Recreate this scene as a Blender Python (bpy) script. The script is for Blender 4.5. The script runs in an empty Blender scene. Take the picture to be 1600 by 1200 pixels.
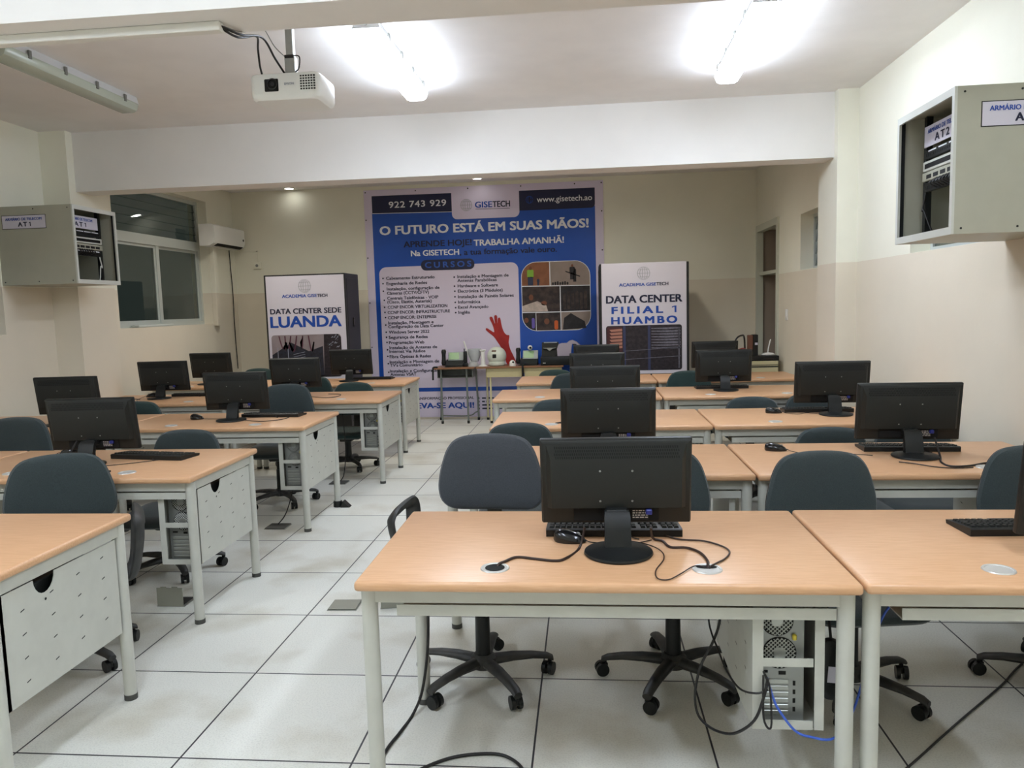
import bpy, bmesh, math, random
from math import sin, cos, pi, radians, sqrt
from mathutils import Matrix, Vector
random.seed(7)

# ------------------------------------------------------------------ camera, world, exposure
SC = bpy.context.scene
COL = SC.collection
CAM_Z, F_PX = 1.4957, 1185.34
YAW, PITCH, ROLL = radians(-5.5887), radians(-5.8136), radians(-1.6255)
fw = Vector((sin(YAW)*cos(PITCH), cos(YAW)*cos(PITCH), sin(PITCH)))
rt0 = Vector((cos(YAW), -sin(YAW), 0)); up0 = rt0.cross(fw)
rt = rt0*cos(ROLL) + up0*sin(ROLL); up = -rt0*sin(ROLL) + up0*cos(ROLL)
cam_d = bpy.data.cameras.new('camera'); cam = bpy.data.objects.new('camera', cam_d); COL.objects.link(cam)
cam_d.sensor_fit = 'HORIZONTAL'; cam_d.sensor_width = 36.0; cam_d.lens = F_PX*36.0/1600.0
cam_d.clip_start = 0.02; cam_d.clip_end = 200
cam.matrix_world = Matrix(((rt.x, up.x, -fw.x, 0), (rt.y, up.y, -fw.y, 0), (rt.z, up.z, -fw.z, CAM_Z), (0, 0, 0, 1)))
SC.camera = cam
SC.view_settings.view_transform = 'Standard'
try: SC.view_settings.look = 'None'
except Exception: pass
SC.view_settings.gamma = 1.0
SC.view_settings.use_curve_mapping = False
SC.view_settings.exposure = 1.6
W = bpy.data.worlds.new('night'); SC.world = W; W.use_nodes = True
W.node_tree.nodes['Background'].inputs[0].default_value = (0.010, 0.013, 0.012, 1)
W.node_tree.nodes['Background'].inputs[1].default_value = 1.0
LAMP_STRENGTH = 14.5
FRONT_STRENGTH = 15.5
DOWN_W = 38.0

# ------------------------------------------------------------------ materials
def lin(c):
    return tuple(((v/255)/12.92 if v/255 <= 0.04045 else ((v/255+0.055)/1.055)**2.4) for v in c) + (1,)
MATS = {}
def mat(name, rgb, rough=0.5, metal=0.0, var=0.0, scale=8.0, bump=0.0, bscale=60.0, spec=0.5, stretch=None, rgb2=None, emit=None, trans=0.0, sheen=0.0, coat=0.0):
    if name in MATS: return MATS[name]
    m = bpy.data.materials.new(name); m.use_nodes = True
    nt = m.node_tree; b = nt.nodes['Principled BSDF']
    b.inputs['Base Color'].default_value = lin(rgb); b.inputs['Roughness'].default_value = rough
    b.inputs['Metallic'].default_value = metal; b.inputs['Specular IOR Level'].default_value = spec
    if trans: b.inputs['Transmission Weight'].default_value = trans
    if sheen: b.inputs['Sheen Weight'].default_value = sheen
    if coat: b.inputs['Coat Weight'].default_value = coat; b.inputs['Coat Roughness'].default_value = 0.15
    if emit: b.inputs['Emission Color'].default_value = lin(rgb); b.inputs['Emission Strength'].default_value = emit
    tc = nt.nodes.new('ShaderNodeTexCoord')
    mp = nt.nodes.new('ShaderNodeMapping'); nt.links.new(tc.outputs['Object'], mp.inputs[0])
    if stretch: mp.inputs['Scale'].default_value = stretch
    if var or rgb2:
        n = nt.nodes.new('ShaderNodeTexNoise'); n.inputs['Scale'].default_value = scale; n.inputs['Detail'].default_value = 5
        nt.links.new(mp.outputs[0], n.inputs['Vector'])
        r = nt.nodes.new('ShaderNodeValToRGB'); nt.links.new(n.outputs['Fac'], r.inputs[0])
        c = lin(rgb); d = lin(rgb2) if rgb2 else tuple(max(0, v*(1-var)) for v in c[:3])+(1,)
        r.color_ramp.elements[0].color = d; r.color_ramp.elements[0].position = 0.33
        r.color_ramp.elements[1].color = c; r.color_ramp.elements[1].position = 0.62
        nt.links.new(r.outputs[0], b.inputs['Base Color'])
    if bump:
        n2 = nt.nodes.new('ShaderNodeTexNoise'); n2.inputs['Scale'].default_value = bscale; n2.inputs['Detail'].default_value = 3
        nt.links.new(mp.outputs[0], n2.inputs['Vector'])
        bp = nt.nodes.new('ShaderNodeBump'); bp.inputs['Strength'].default_value = bump; bp.inputs['Distance'].default_value = 0.01
        nt.links.new(n2.outputs['Fac'], bp.inputs['Height']); nt.links.new(bp.outputs[0], b.inputs['Normal'])
    MATS[name] = m
    return m

def wall_paint():
    m = bpy.data.materials.new('two_tone_wall_paint'); m.use_nodes = True
    nt = m.node_tree; b = nt.nodes['Principled BSDF']; L = nt.links.new
    geo = nt.nodes.new('ShaderNodeNewGeometry'); sep = nt.nodes.new('ShaderNodeSeparateXYZ'); L(geo.outputs['Position'], sep.inputs[0])
    n = nt.nodes.new('ShaderNodeTexNoise'); n.inputs['Scale'].default_value = 2.5; n.inputs['Detail'].default_value = 6; L(geo.outputs['Position'], n.inputs['Vector'])
    ma = nt.nodes.new('ShaderNodeMath'); ma.operation = 'MULTIPLY_ADD'; ma.inputs[1].default_value = 0.008; L(n.outputs['Fac'], ma.inputs[0]); L(sep.outputs['Z'], ma.inputs[2])
    gt = nt.nodes.new('ShaderNodeMath'); gt.operation = 'GREATER_THAN'; gt.inputs[1].default_value = 1.782; L(ma.outputs[0], gt.inputs[0])
    mx = nt.nodes.new('ShaderNodeMix'); mx.data_type = 'RGBA'; L(gt.outputs[0], mx.inputs['Factor'])
    mx.inputs['A'].default_value = lin((233, 224, 205)); mx.inputs['B'].default_value = lin((245, 243, 226))
    mv = nt.nodes.new('ShaderNodeMix'); mv.data_type = 'RGBA'; mv.blend_type = 'MULTIPLY'; mv.inputs['Factor'].default_value = 0.10
    L(mx.outputs['Result'], mv.inputs['A']); L(n.outputs['Fac'], mv.inputs['B']); L(mv.outputs['Result'], b.inputs['Base Color'])
    b.inputs['Roughness'].default_value = 0.55; b.inputs['Specular IOR Level'].default_value = 0.3
    n2 = nt.nodes.new('ShaderNodeTexNoise'); n2.inputs['Scale'].default_value = 35; L(geo.outputs['Position'], n2.inputs['Vector'])
    bp = nt.nodes.new('ShaderNodeBump'); bp.inputs['Strength'].default_value = 0.05; bp.inputs['Distance'].default_value = 0.01; L(n2.outputs['Fac'], bp.inputs['Height']); L(bp.outputs[0], b.inputs['Normal'])
    return m

def floor_tiles():
    m = bpy.data.materials.new('raised_floor_tiles'); m.use_nodes = True
    nt = m.node_tree; b = nt.nodes['Principled BSDF']; L = nt.links.new
    geo = nt.nodes.new('ShaderNodeNewGeometry'); sep = nt.nodes.new('ShaderNodeSeparateXYZ'); L(geo.outputs['Position'], sep.inputs[0])
    def M(op, a, bv=None, c=None):
        q = nt.nodes.new('ShaderNodeMath'); q.operation = op
        for i, v in enumerate((a, bv, c)):
            if v is None: continue
            if isinstance(v, (int, float)): q.inputs[i].default_value = v
            else: L(v, q.inputs[i])
        return q.outputs[0]
    def dist(o, off):
        u = M('DIVIDE', M('SUBTRACT', o, off), 0.6)
        f = M('FRACT', M('ADD', u, 100.5)); return M('ABSOLUTE', M('SUBTRACT', f, 0.5)), M('FLOOR', M('ADD', u, 100.0))
    dx, ix = dist(sep.outputs['X'], -1.998); dy, iy = dist(sep.outputs['Y'], 2.319)
    d = M('MINIMUM', dx, dy)
    joint = M('LESS_THAN', d, 0.0058)
    wn = nt.nodes.new('ShaderNodeTexWhiteNoise'); wn.noise_dimensions = '2D'
    cb = nt.nodes.new('ShaderNodeCombineXYZ'); L(ix, cb.inputs[0]); L(iy, cb.inputs[1]); L(cb.outputs[0], wn.inputs['Vector'])
    sp = nt.nodes.new('ShaderNodeTexNoise'); sp.inputs['Scale'].default_value = 160; sp.inputs['Detail'].default_value = 2; L(geo.outputs['Position'], sp.inputs['Vector'])
    ln = nt.nodes.new('ShaderNodeTexNoise'); ln.inputs['Scale'].default_value = 2.2; ln.inputs['Detail'].default_value = 8; L(geo.outputs['Position'], ln.inputs['Vector'])
    r = nt.nodes.new('ShaderNodeValToRGB'); L(ln.outputs['Fac'], r.inputs[0])
    r.color_ramp.elements[0].position = 0.24; r.color_ramp.elements[0].color = lin((196, 190, 172))
    r.color_ramp.elements[1].position = 0.50; r.color_ramp.elements[1].color = lin((226, 226, 217))
    r2 = nt.nodes.new('ShaderNodeValToRGB'); L(sp.outputs['Fac'], r2.inputs[0])
    r2.color_ramp.elements[0].position = 0.30; r2.color_ramp.elements[0].color = (0.86, 0.86, 0.86, 1)
    r2.color_ramp.elements[1].position = 0.55; r2.color_ramp.elements[1].color = (1, 1, 1, 1)
    m1 = nt.nodes.new('ShaderNodeMix'); m1.data_type = 'RGBA'; m1.blend_type = 'MULTIPLY'; m1.inputs['Factor'].default_value = 1
    L(r.outputs[0], m1.inputs['A']); L(r2.outputs[0], m1.inputs['B'])
    m2 = nt.nodes.new('ShaderNodeMix'); m2.data_type = 'RGBA'; m2.blend_type = 'MULTIPLY'; m2.inputs['Factor'].default_value = 0.06
    L(m1.outputs['Result'], m2.inputs['A']); L(wn.outputs['Value'], m2.inputs['B'])
    m3 = nt.nodes.new('ShaderNodeMix'); m3.data_type = 'RGBA'; L(joint, m3.inputs['Factor'])
    L(m2.outputs['Result'], m3.inputs['A']); m3.inputs['B'].default_value = lin((52, 52, 56)); L(m3.outputs['Result'], b.inputs['Base Color'])
    b.inputs['Roughness'].default_value = 0.42; b.inputs['Specular IOR Level'].default_value = 0.4
    bp = nt.nodes.new('ShaderNodeBump'); bp.inputs['Strength'].default_value = 0.35; bp.inputs['Distance'].default_value = 0.002; bp.invert = True
    L(joint, bp.inputs['Height']); L(bp.outputs[0], b.inputs['Normal'])
    return m

M_WALL = wall_paint(); M_FLOOR = floor_tiles()
M_CEIL = mat('white_ceiling_paint', (242, 239, 236), 0.7, var=0.05, scale=3, bump=0.04, bscale=40)
M_BEAM = mat('white_beam_paint', (236, 233, 228), 0.6, var=0.03, scale=3, bump=0.05, bscale=30)
M_WOOD = mat('beech_laminate', (215, 170, 130), 0.33, rgb2=(205, 158, 117), scale=6, stretch=(2.2, 30, 30), spec=0.45)
M_EDGE = M_WOOD
M_FRAME = mat('cream_grey_powder_coat', (194, 194, 184), 0.4, var=0.06, scale=14)
M_SLOT = mat('dark_slot', (28, 28, 28), 0.8)
M_FOOT = mat('grey_rubber_foot', (72, 72, 68), 0.7)
M_GROM = mat('silver_grommet', (206, 204, 198), 0.3, metal=0.35)
M_HOLE = mat('black_hole', (12, 11, 10), 0.9)
M_BLK = mat('black_plastic', (26, 28, 28), 0.4, var=0.12, scale=30, spec=0.35)
M_BLK2 = mat('dark_textured_plastic', (30, 32, 30), 0.48, bump=0.05, bscale=300, spec=0.35)
M_BLKG = mat('gloss_black_plastic', (22, 22, 23), 0.15)
M_SCR = mat('lcd_screen', (12, 13, 15), 0.2)
M_FAB = mat('blue_grey_fabric', (60, 69, 70), 0.95, var=0.22, scale=260, bump=0.25, bscale=420, spec=0.1, sheen=0.3)
M_FABG = mat('grey_fabric', (72, 76, 81), 0.95, var=0.2, scale=260, bump=0.25, bscale=420, spec=0.1, sheen=0.3)
M_FABD = mat('green_grey_fabric', (52, 70, 68), 0.95, var=0.2, scale=260, bump=0.25, bscale=420, spec=0.1, sheen=0.3)
M_CHR = mat('chair_black_plastic', (38, 39, 39), 0.5, var=0.25, scale=18, rgb2=(58, 57, 54))
M_STEEL = mat('galvanised_steel', (176, 178, 172), 0.38, metal=0.75, var=0.12, scale=20)
M_PCB = mat('pc_grey_steel', (150, 152, 148), 0.42, metal=0.6)
M_WHT = mat('white_plastic', (236, 236, 232), 0.35)
M_PAPER = mat('white_print', (212, 208, 220), 0.5)
M_VINYL = mat('white_banner_vinyl', (224, 214, 236), 0.38, bump=0.04, bscale=3)
M_BLUE = mat('banner_blue', (22, 84, 190), 0.38, var=0.22, scale=1.2)
M_NAVY = mat('banner_navy', (22, 28, 66), 0.4)
M_TXB = mat('print_blue', (18, 72, 168), 0.5)
M_TXN = mat('print_navy', (16, 22, 56), 0.5)
M_TXW = mat('print_white', (238, 240, 246), 0.5)
M_TXG = mat('print_grey', (166, 168, 176), 0.5)
M_CAB = mat('cabinet_beige_enamel', (178, 177, 160), 0.45, var=0.04, scale=10)
M_CABL = mat('cabinet_light_trim', (206, 208, 200), 0.4)
M_RACK = mat('rack_black_steel', (30, 31, 32), 0.42)
M_ALU = mat('window_aluminium', (198, 204, 200), 0.35, metal=0.3)
M_GLASS = mat('window_glass', (200, 208, 204), 0.02, trans=1.0)
M_LAMPB = mat('lamp_body_grey', (206, 206, 204), 0.45)
M_LIT = mat('lit_diffuser', (226, 238, 255), 0.4, emit=LAMP_STRENGTH)
M_LIT2 = mat('lit_diffuser_front_bay', (226, 238, 255), 0.4, emit=FRONT_STRENGTH)  # stronger glow for the front-bay lamps, set to brighten the near room
M_UNLIT = mat('unlit_diffuser', (214, 222, 204), 0.25, trans=0.35)
M_CLIP = mat('lamp_clip', (112, 112, 106), 0.5)
M_CORD = mat('black_cord', (22, 20, 20), 0.5)
M_CORDB = mat('brown_black_cord', (44, 28, 22), 0.5)
M_CORDU = mat('blue_network_cord', (58, 92, 186), 0.5)
M_DOWN = mat('downlight_lens', (250, 250, 245), 0.4, emit=6.0)
M_TBLT = mat('table_dark_wood', (148, 104, 72), 0.4, rgb2=(128, 88, 60), scale=8, stretch=(1.5, 25, 25))
M_TBLG = mat('table_grey_steel', (128, 134, 130), 0.4, metal=0.3)
M_TBLC = mat('table_cream_steel', (214, 204, 164), 0.45)
M_TBLA = mat('table_cream_apron', (196, 184, 140), 0.5)
M_LCD = mat('phone_green_lcd', (148, 186, 132), 0.3)
M_RED = mat('red_print', (176, 34, 30), 0.5, rgb2=(150, 24, 24), scale=9)

# ------------------------------------------------------------------ mesh builder
class MB:
    def __init__(s): s.v = []; s.f = []; s.m = []; s.cur = 0
    def add(s, V, Fc, M=None):
        o = len(s.v)
        s.v += [tuple(M @ Vector(p)) if M else tuple(p) for p in V]
        s.f += [tuple(i+o for i in q) for q in Fc]; s.m += [s.cur]*len(Fc)
        return s
    def bm(s, b, M=None):
        b.verts.index_update()
        s.add([v.co[:] for v in b.verts], [[v.index for v in f.verts] for f in b.faces], M); b.free(); return s
    def box(s, x0, x1, y0, y1, z0, z1, bev=0.0, seg=2, M=None):
        b = bmesh.new(); bmesh.ops.create_cube(b, size=1)
        for v in b.verts: v.co = Vector(((x0+x1)/2+v.co.x*(x1-x0), (y0+y1)/2+v.co.y*(y1-y0), (z0+z1)/2+v.co.z*(z1-z0)))
        if bev: bmesh.ops.bevel(b, geom=b.edges[:]+b.verts[:], offset=bev, segments=seg, profile=0.5, affect='EDGES', clamp_overlap=True)
        return s.bm(b, M)
    def cyl(s, p, q, r, r2=None, n=16, M=None):
        p = Vector(p); q = Vector(q); r2 = r if r2 is None else r2
        ax = (q-p).normalized(); u = ax.orthogonal().normalized(); w = ax.cross(u)
        V = []; Fc = []
        for c, R in ((p, r), (q, r2)):
            for i in range(n):
                a = 2*pi*i/n; V.append(c+u*R*cos(a)+w*R*sin(a))
        for i in range(n): j = (i+1) % n; Fc.append((i, j, n+j, n+i))
        Fc.append(tuple(range(n-1, -1, -1))); Fc.append(tuple(range(n, 2*n)))
        return s.add(V, Fc, M)
    def lathe(s, prof, n=24, M=None):
        V = []; Fc = []
        for r, z in prof:
            for i in range(n): a = 2*pi*i/n; V.append((r*cos(a), r*sin(a), z))
        for k in range(len(prof)-1):
            for i in range(n):
                j = (i+1) % n; Fc.append((k*n+i, k*n+j, (k+1)*n+j, (k+1)*n+i))
        Fc.append(tuple(range(n-1, -1, -1))); Fc.append(tuple((len(prof)-1)*n+i for i in range(n)))
        return s.add(V, Fc, M)
    def prism(s, pts, a0, a1, axis='y', M=None):
        # pts are (u, w): axis y -> (x,z), axis x -> (y,z), axis z -> (x,y)
        P = {'y': lambda u, w, a: (u, a, w), 'x': lambda u, w, a: (a, u, w), 'z': lambda u, w, a: (u, w, a)}[axis]
        n = len(pts); V = [P(u, w, a0) for u, w in pts]+[P(u, w, a1) for u, w in pts]
        Fc = [tuple(range(n-1, -1, -1)), tuple(range(n, 2*n))]+[(i, (i+1) % n, n+(i+1) % n, n+i) for i in range(n)]
        return s.add(V, Fc, M)
    def tube(s, pts, r, n=8, sub=6, flat=None, M=None):
        P = smooth(pts, sub); k = len(P); V = []; Fc = []
        t = (P[1]-P[0]).normalized(); u = t.orthogonal().normalized()
        if flat: u = Vector(flat)
        for i in range(k):
            t = (P[min(i+1, k-1)]-P[max(i-1, 0)]).normalized()
            u = (u-t*u.dot(t)).normalized(); w = t.cross(u)
            ru, rw = (r if isinstance(r, tuple) else (r, r))
            for j in range(n):
                a = 2*pi*(j+0.5)/n; cu, cw = cos(a), sin(a)
                if n == 4: cu, cw = cu*1.414, cw*1.414
                V.append(P[i]+u*ru*cu+w*rw*cw)
        for i in range(k-1):
            for j in range(n): q = (j+1) % n; Fc.append((i*n+j, i*n+q, (i+1)*n+q, (i+1)*n+j))
        Fc.append(tuple(range(n-1, -1, -1))); Fc.append(tuple((k-1)*n+j for j in range(n)))
        return s.add(V, Fc, M)
    def sphere(s, c, r, sz=1.0, n=20, m=12, M=None):
        prof = [(max(1e-4, r*sin(pi*k/m)), -r*sz*cos(pi*k/m)) for k in range(m+1)]
        T = Matrix.Translation(Vector(c)); return s.lathe(prof, n, (M @ T) if M else T)
    def rings(s, R, M=None):
        n = len(R[0]); V = [p for r in R for p in r]; Fc = []
        for k in range(len(R)-1):
            for i in range(n): j = (i+1) % n; Fc.append((k*n+i, k*n+j, (k+1)*n+j, (k+1)*n+i))
        Fc.append(tuple(range(n-1, -1, -1))); Fc.append(tuple((len(R)-1)*n+i for i in range(n)))
        return s.add(V, Fc, M)
    def build(s, name, m, parent=None, ang=35, loc=None):
        me = bpy.data.meshes.new(name); me.from_pydata(s.v, [], s.f)
        b = bmesh.new(); b.from_mesh(me); bmesh.ops.recalc_face_normals(b, faces=b.faces[:]); b.to_mesh(me); b.free()
        me.shade_smooth(); me.set_sharp_from_angle(angle=radians(ang))
        for q in (m if isinstance(m, list) else [m]): me.materials.append(q)
        if isinstance(m, list): me.polygons.foreach_set('material_index', s.m)
        o = bpy.data.objects.new(name, me); COL.objects.link(o)
        if parent: o.parent = parent
        if loc: o.location = loc
        return o

def smooth(pts, sub=6):
    P = [Vector(p) for p in pts]
    if len(P) < 3 or sub <= 1: return P
    out = []
    for i in range(len(P)-1):
        a, b, c, d = P[max(i-1, 0)], P[i], P[i+1], P[min(i+2, len(P)-1)]
        for k in range(sub):
            t = k/sub
            out.append(0.5*((2*b)+(c-a)*t+(2*a-5*b+4*c-d)*t*t+(3*b-a-3*c+d)*t**3))
    return out+[P[-1]]
def closed2(pts, sub=5):
    n = len(pts); out = []
    for i in range(n):
        a, b, c, d = [Vector(pts[(i+k) % n]) for k in (-1, 0, 1, 2)]
        for k in range(sub):
            t = k/sub; q = 0.5*((2*b)+(c-a)*t+(2*a-5*b+4*c-d)*t*t+(3*b-a-3*c+d)*t**3); out.append((q.x, q.y))
    return out
def rrect(x0, x1, y0, y1, r, n=6, corners=(1, 1, 1, 1)):
    P = []
    for (cx, cy, a0, k, px, py) in ((x1-r, y1-r, 0, 0, x1, y1), (x0+r, y1-r, 90, 1, x0, y1), (x0+r, y0+r, 180, 2, x0, y0), (x1-r, y0+r, 270, 3, x1, y0)):
        if corners[k]:
            for i in range(n+1): a = radians(a0+90*i/n); P.append((cx+r*cos(a), cy+r*sin(a)))
        else: P.append((px, py))
    return P
def ell(cx, cy, rx, ry=None, n=24):
    ry = ry or rx
    return [(cx+rx*cos(2*pi*i/n), cy+ry*sin(2*pi*i/n)) for i in range(n)]

def tag(o, label, cat, group=None, kind=None):
    o['label'] = label; o['category'] = cat
    if group: o['group'] = group
    if kind: o['kind'] = kind
    return o
def thing(name, label, cat, loc=(0, 0, 0), rz=0, group=None):
    o = bpy.data.objects.new(name, None); COL.objects.link(o); o.empty_display_size = 0.1
    o.location = loc; o.rotation_euler = (0, 0, radians(rz)); return tag(o, label, cat, group)
KIDS = {}
def children(o): return [c for c in COL.objects if c.parent == o]
def dup(root, label, loc, rz=0, group=None):
    if root not in KIDS: KIDS[root] = [(c, children(c)) for c in children(root)]
    r = root.copy(); COL.objects.link(r); r.location = loc; r.rotation_euler = (0, 0, radians(rz)); r['label'] = label
    if group: r['group'] = group
    for c, gs in KIDS[root]:
        k = c.copy(); COL.objects.link(k); k.parent = r
        for g in gs: d = g.copy(); COL.objects.link(d); d.parent = k
    return r
def struct(name, b, m, parent=None):
    o = b.build(name, m, parent)
    if not parent: o['kind'] = 'structure'
    return o

# lettering ---------------------------------------------------------
_cap = {}
def glyphs(txt, bold, spacing=1.0):
    cu = bpy.data.curves.new('t', 'FONT'); cu.body = txt; cu.size = 1; cu.offset = bold; cu.dimensions = '2D'; cu.fill_mode = 'BOTH'
    cu.resolution_u = 3; cu.space_character = spacing
    o = bpy.data.objects.new('t', cu); COL.objects.link(o)
    dg = bpy.context.evaluated_depsgraph_get(); me = bpy.data.meshes.new_from_object(o.evaluated_get(dg), depsgraph=dg)
    V = [(v.co.x, v.co.y) for v in me.vertices]; Fc = [tuple(p.vertices) for p in me.polygons]
    bpy.data.objects.remove(o); bpy.data.curves.remove(cu); bpy.data.meshes.remove(me)
    return V, Fc
def text(b, txt, x0, x1, z, cap, P, bold=0.022, spacing=1.0):
    """adds flat lettering; P maps (u,w) in the sign plane to 3-D"""
    bd = bold+0.006; bold = 0.0
    V, Fc = glyphs(txt, bold, spacing)
    if bold not in _cap:
        h, _ = glyphs('H', bold); _cap[bold] = (max(p[1] for p in h), min(p[1] for p in h))
    ct, cb_ = _cap[bold]; sc = cap/(ct-cb_)
    a = min(p[0] for p in V); c = max(p[0] for p in V); sx = (x1-x0)/(c-a)
    d = max(0.0, bd-0.010)*sc*1.25
    o = Vector(P(0, 0)); nrm = (Vector(P(1, 0))-o).cross(Vector(P(0, 1))-o)
    for k, (du, dw) in enumerate(((0, 0),) if d == 0 else ((-d, -d*0.5), (d, -d*0.5), (-d, d*0.5), (d, d*0.5), (0, 0))):
        b.add([Vector(P(x0+du+(p[0]-a)*sx, z+dw+(p[1]-cb_)*sc))+nrm*(k*0.0003) for p in V], Fc)
def digit_one(b, x0, x1, z, cap, P, th=0.42):
    w = x1-x0; t = w*th
    b.add([P(u, v) for u, v in ((x1-t, z), (x1, z), (x1, z+cap), (x1-t*0.9, z+cap), (x0, z+cap*0.86), (x0, z+cap*0.70), (x1-t, z+cap*0.82))], [tuple(range(7))])
def flat(b, pts, P): b.add([P(u, w) for u, w in pts], [tuple(range(len(pts)))])
def front(y): return lambda u, w: (u, y, w)       # sign plane facing the camera end of the room

# ------------------------------------------------------------------ room shell
XL, XR, YB, YF, ZC = -4.75, 2.2, 10.1, -1.3, 3.14
struct('floor', MB().box(-5.3, 2.75, YF-0.2, YB+0.2, -0.12, 0.0), M_FLOOR)
struct('ceiling', MB().box(-5.3, 2.75, YF-0.2, YB+0.2, ZC, ZC+0.15), M_CEIL)
struct('wall_back', MB().box(-5.3, 2.75, YB, YB+0.2, 0, ZC), M_WALL)
struct('wall_front', MB().box(-5.3, 2.75, YF-0.2, YF, 0, ZC), M_WALL)
def holed(x0, x1, y0, y1, z0, z1, holes):
    ys = sorted({y0, y1, *[h[0] for h in holes], *[h[1] for h in holes]}); zs = sorted({z0, z1, *[h[2] for h in holes], *[h[3] for h in holes]})
    b = MB()
    for i in range(len(ys)-1):
        for k in range(len(zs)-1):
            cy, cz = (ys[i]+ys[i+1])/2, (zs[k]+zs[k+1])/2
            if any(h[0] < cy < h[1] and h[2] < cz < h[3] for h in holes): continue
            b.box(x0, x1, ys[i], ys[i+1], zs[k], zs[k+1])
    return b
WIN_L = [(7.40, 9.38, 1.385, 2.925), (3.85, 5.845, 1.385, 2.925)]
struct('wall_left', holed(-5.0, XL, YF, YB, 0, ZC, WIN_L), M_WALL)
NICHE = (8.95, 10.0, 0.0, 2.38)
WIN_R = [(7.15, 8.07, 1.785, 2.345), (4.15, 5.43, 1.78, 2.34)]
struct('wall_right', holed(XR, 2.7, YF, YB, 0, ZC, [NICHE]+WIN_R).box(2.66, 2.7, NICHE[0], NICHE[1], 0, 2.38), M_WALL)
# beams and columns
struct('trim_1', MB().box(XL, XR, 6.52, 6.765, 2.625, ZC), M_BEAM)
struct('trim_2', MB().box(XL, XR, 2.826, 3.068, 2.625, ZC), M_BEAM)
struct('trim_3', MB().box(XL, -4.5, 6.43, 6.97, 0, ZC), M_WALL)
struct('trim_4', MB().box(2.035, XR, 6.44, 6.93, 0, ZC), M_WALL)
# left windows: louvred top light over two sliding panes
def left_window(name, y0, y1, z0, z1):
    xo, xi = -4.93, -4.87; t = 0.045; zt = 2.36; ym = (y0+y1)/2
    f = MB()
    f.box(xo, xi, y0, y1, z0, z0+t).box(xo, xi, y0, y1, z1-t, z1).box(xo, xi, y0, y0+t, z0+t, z1-t).box(xo, xi, y1-t, y1, z0+t, z1-t)
    f.box(xo-0.01, xi+0.015, y0+t, y1-t, zt-0.055, zt+0.055)
    f.box(xo, xi+0.006, ym-0.03, ym+0.03, z0+t, zt-0.055)
    fr = struct(name, f, M_ALU)
    s = MB()
    for a, b_, xx in ((y0+t, ym-0.03, xi-0.018), (ym+0.03, y1-t, xi-0.036)):
        for q in ((a, a+0.03, z0+t, zt-0.055), (b_-0.03, b_, z0+t, zt-0.055), (a+0.03, b_-0.03, z0+t, z0+t+0.03), (a+0.03, b_-0.03, zt-0.085, zt-0.055)):
            s.box(xx-0.012, xx+0.012, q[0], q[1], q[2], q[3])
    s.build('sash_frame', M_ALU, fr)
    for a, b_, xx in ((y0+t+0.03, ym-0.06, xi-0.018), (ym+0.06, y1-t-0.03, xi-0.036)):
        MB().box(xx-0.003, xx+0.003, a, b_, z0+t+0.03, zt-0.085).build('pane', M_GLASS, fr)
    h = (z1-t-zt-0.055)/5
    for k in range(5):
        zc = zt+0.055+h*(k+0.5)
        T = Matrix.Translation((xi-0.025, 0, zc)) @ Matrix.Rotation(radians(-7), 4, 'Y')
        MB().box(-0.003, 0.003, y0+t+0.004, y1-t-0.004, -h/2-0.004, h/2+0.002, M=T).build('louvre_blade', M_GLASS, fr)
    MB().box(xo+0.02, xi-0.06+0.02, y1-t-0.02, y1-t, zt+0.06, z1-t-0.01).build('louvre_clip_rail', M_ALU, fr)
    return fr
w1 = left_window('window_1', *WIN_L[0])
left_window('window_2', *WIN_L[1])
def right_window(name, y0, y1, z0, z1, x):
    f = MB(); t = 0.035
    f.box(x, x+0.05, y0, y1, z0, z0+t).box(x, x+0.05, y0, y1, z1-t, z1).box(x, x+0.05, y0, y0+t, z0+t, z1-t).box(x, x+0.05, y1-t, y1, z0+t, z1-t)
    f.box(x, x+0.05, (y0+y1)/2-0.02, (y0+y1)/2+0.02, z0+t, z1-t)
    fr = struct(name, f, M_ALU)
    n = 4; h = (z1-z0-2*t)/n
    for a, b_ in ((y0+t, (y0+y1)/2-0.02), ((y0+y1)/2+0.02, y1-t)):
        for k in range(n):
            T = Matrix.Translation((x+0.025, 0, z0+t+h*(k+0.5))) @ Matrix.Rotation(radians(10), 4, 'Y')
            MB().box(-0.003, 0.003, a+0.003, b_-0.003, -h/2-0.003, h/2+0.001, M=T).build('louvre_blade', M_GLASS, fr)
    return fr
right_window('window_3', *WIN_R[0], 2.325)
right_window('window_4', *WIN_R[1], 2.33)
# niche frame and shelf
M_NICHE = mat('niche_frame_paint', (204, 206, 190), 0.5)
nf = MB()
nf.box(XR-0.02, XR+0.06, NICHE[0]-0.03, NICHE[0]+0.045, 0, 2.42).box(XR-0.02, XR+0.06, NICHE[1]-0.045, NICHE[1]+0.02, 0, 2.42).box(XR-0.02, XR+0.06, NICHE[0]+0.045, NICHE[1]-0.045, 2.34, 2.42)
nfo = struct('trim_5', nf, M_NICHE)
MB().box(XR+0.01, 2.655, NICHE[0]+0.05, NICHE[1]-0.05, 1.80, 1.84).build('shelf', M_NICHE, nfo)
MB().box(2.648, 2.655, NICHE[0]+0.01, NICHE[1]-0.01, 0, 2.37).box(XR+0.06, 2.65, NICHE[0]+0.001, NICHE[0]+0.008, 0, 2.37).box(XR+0.06, 2.65, NICHE[1]-0.008, NICHE[1]-0.001, 0, 2.37).build('lining', mat('niche_taupe_paint', (156, 142, 128), 0.6), nfo)
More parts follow.
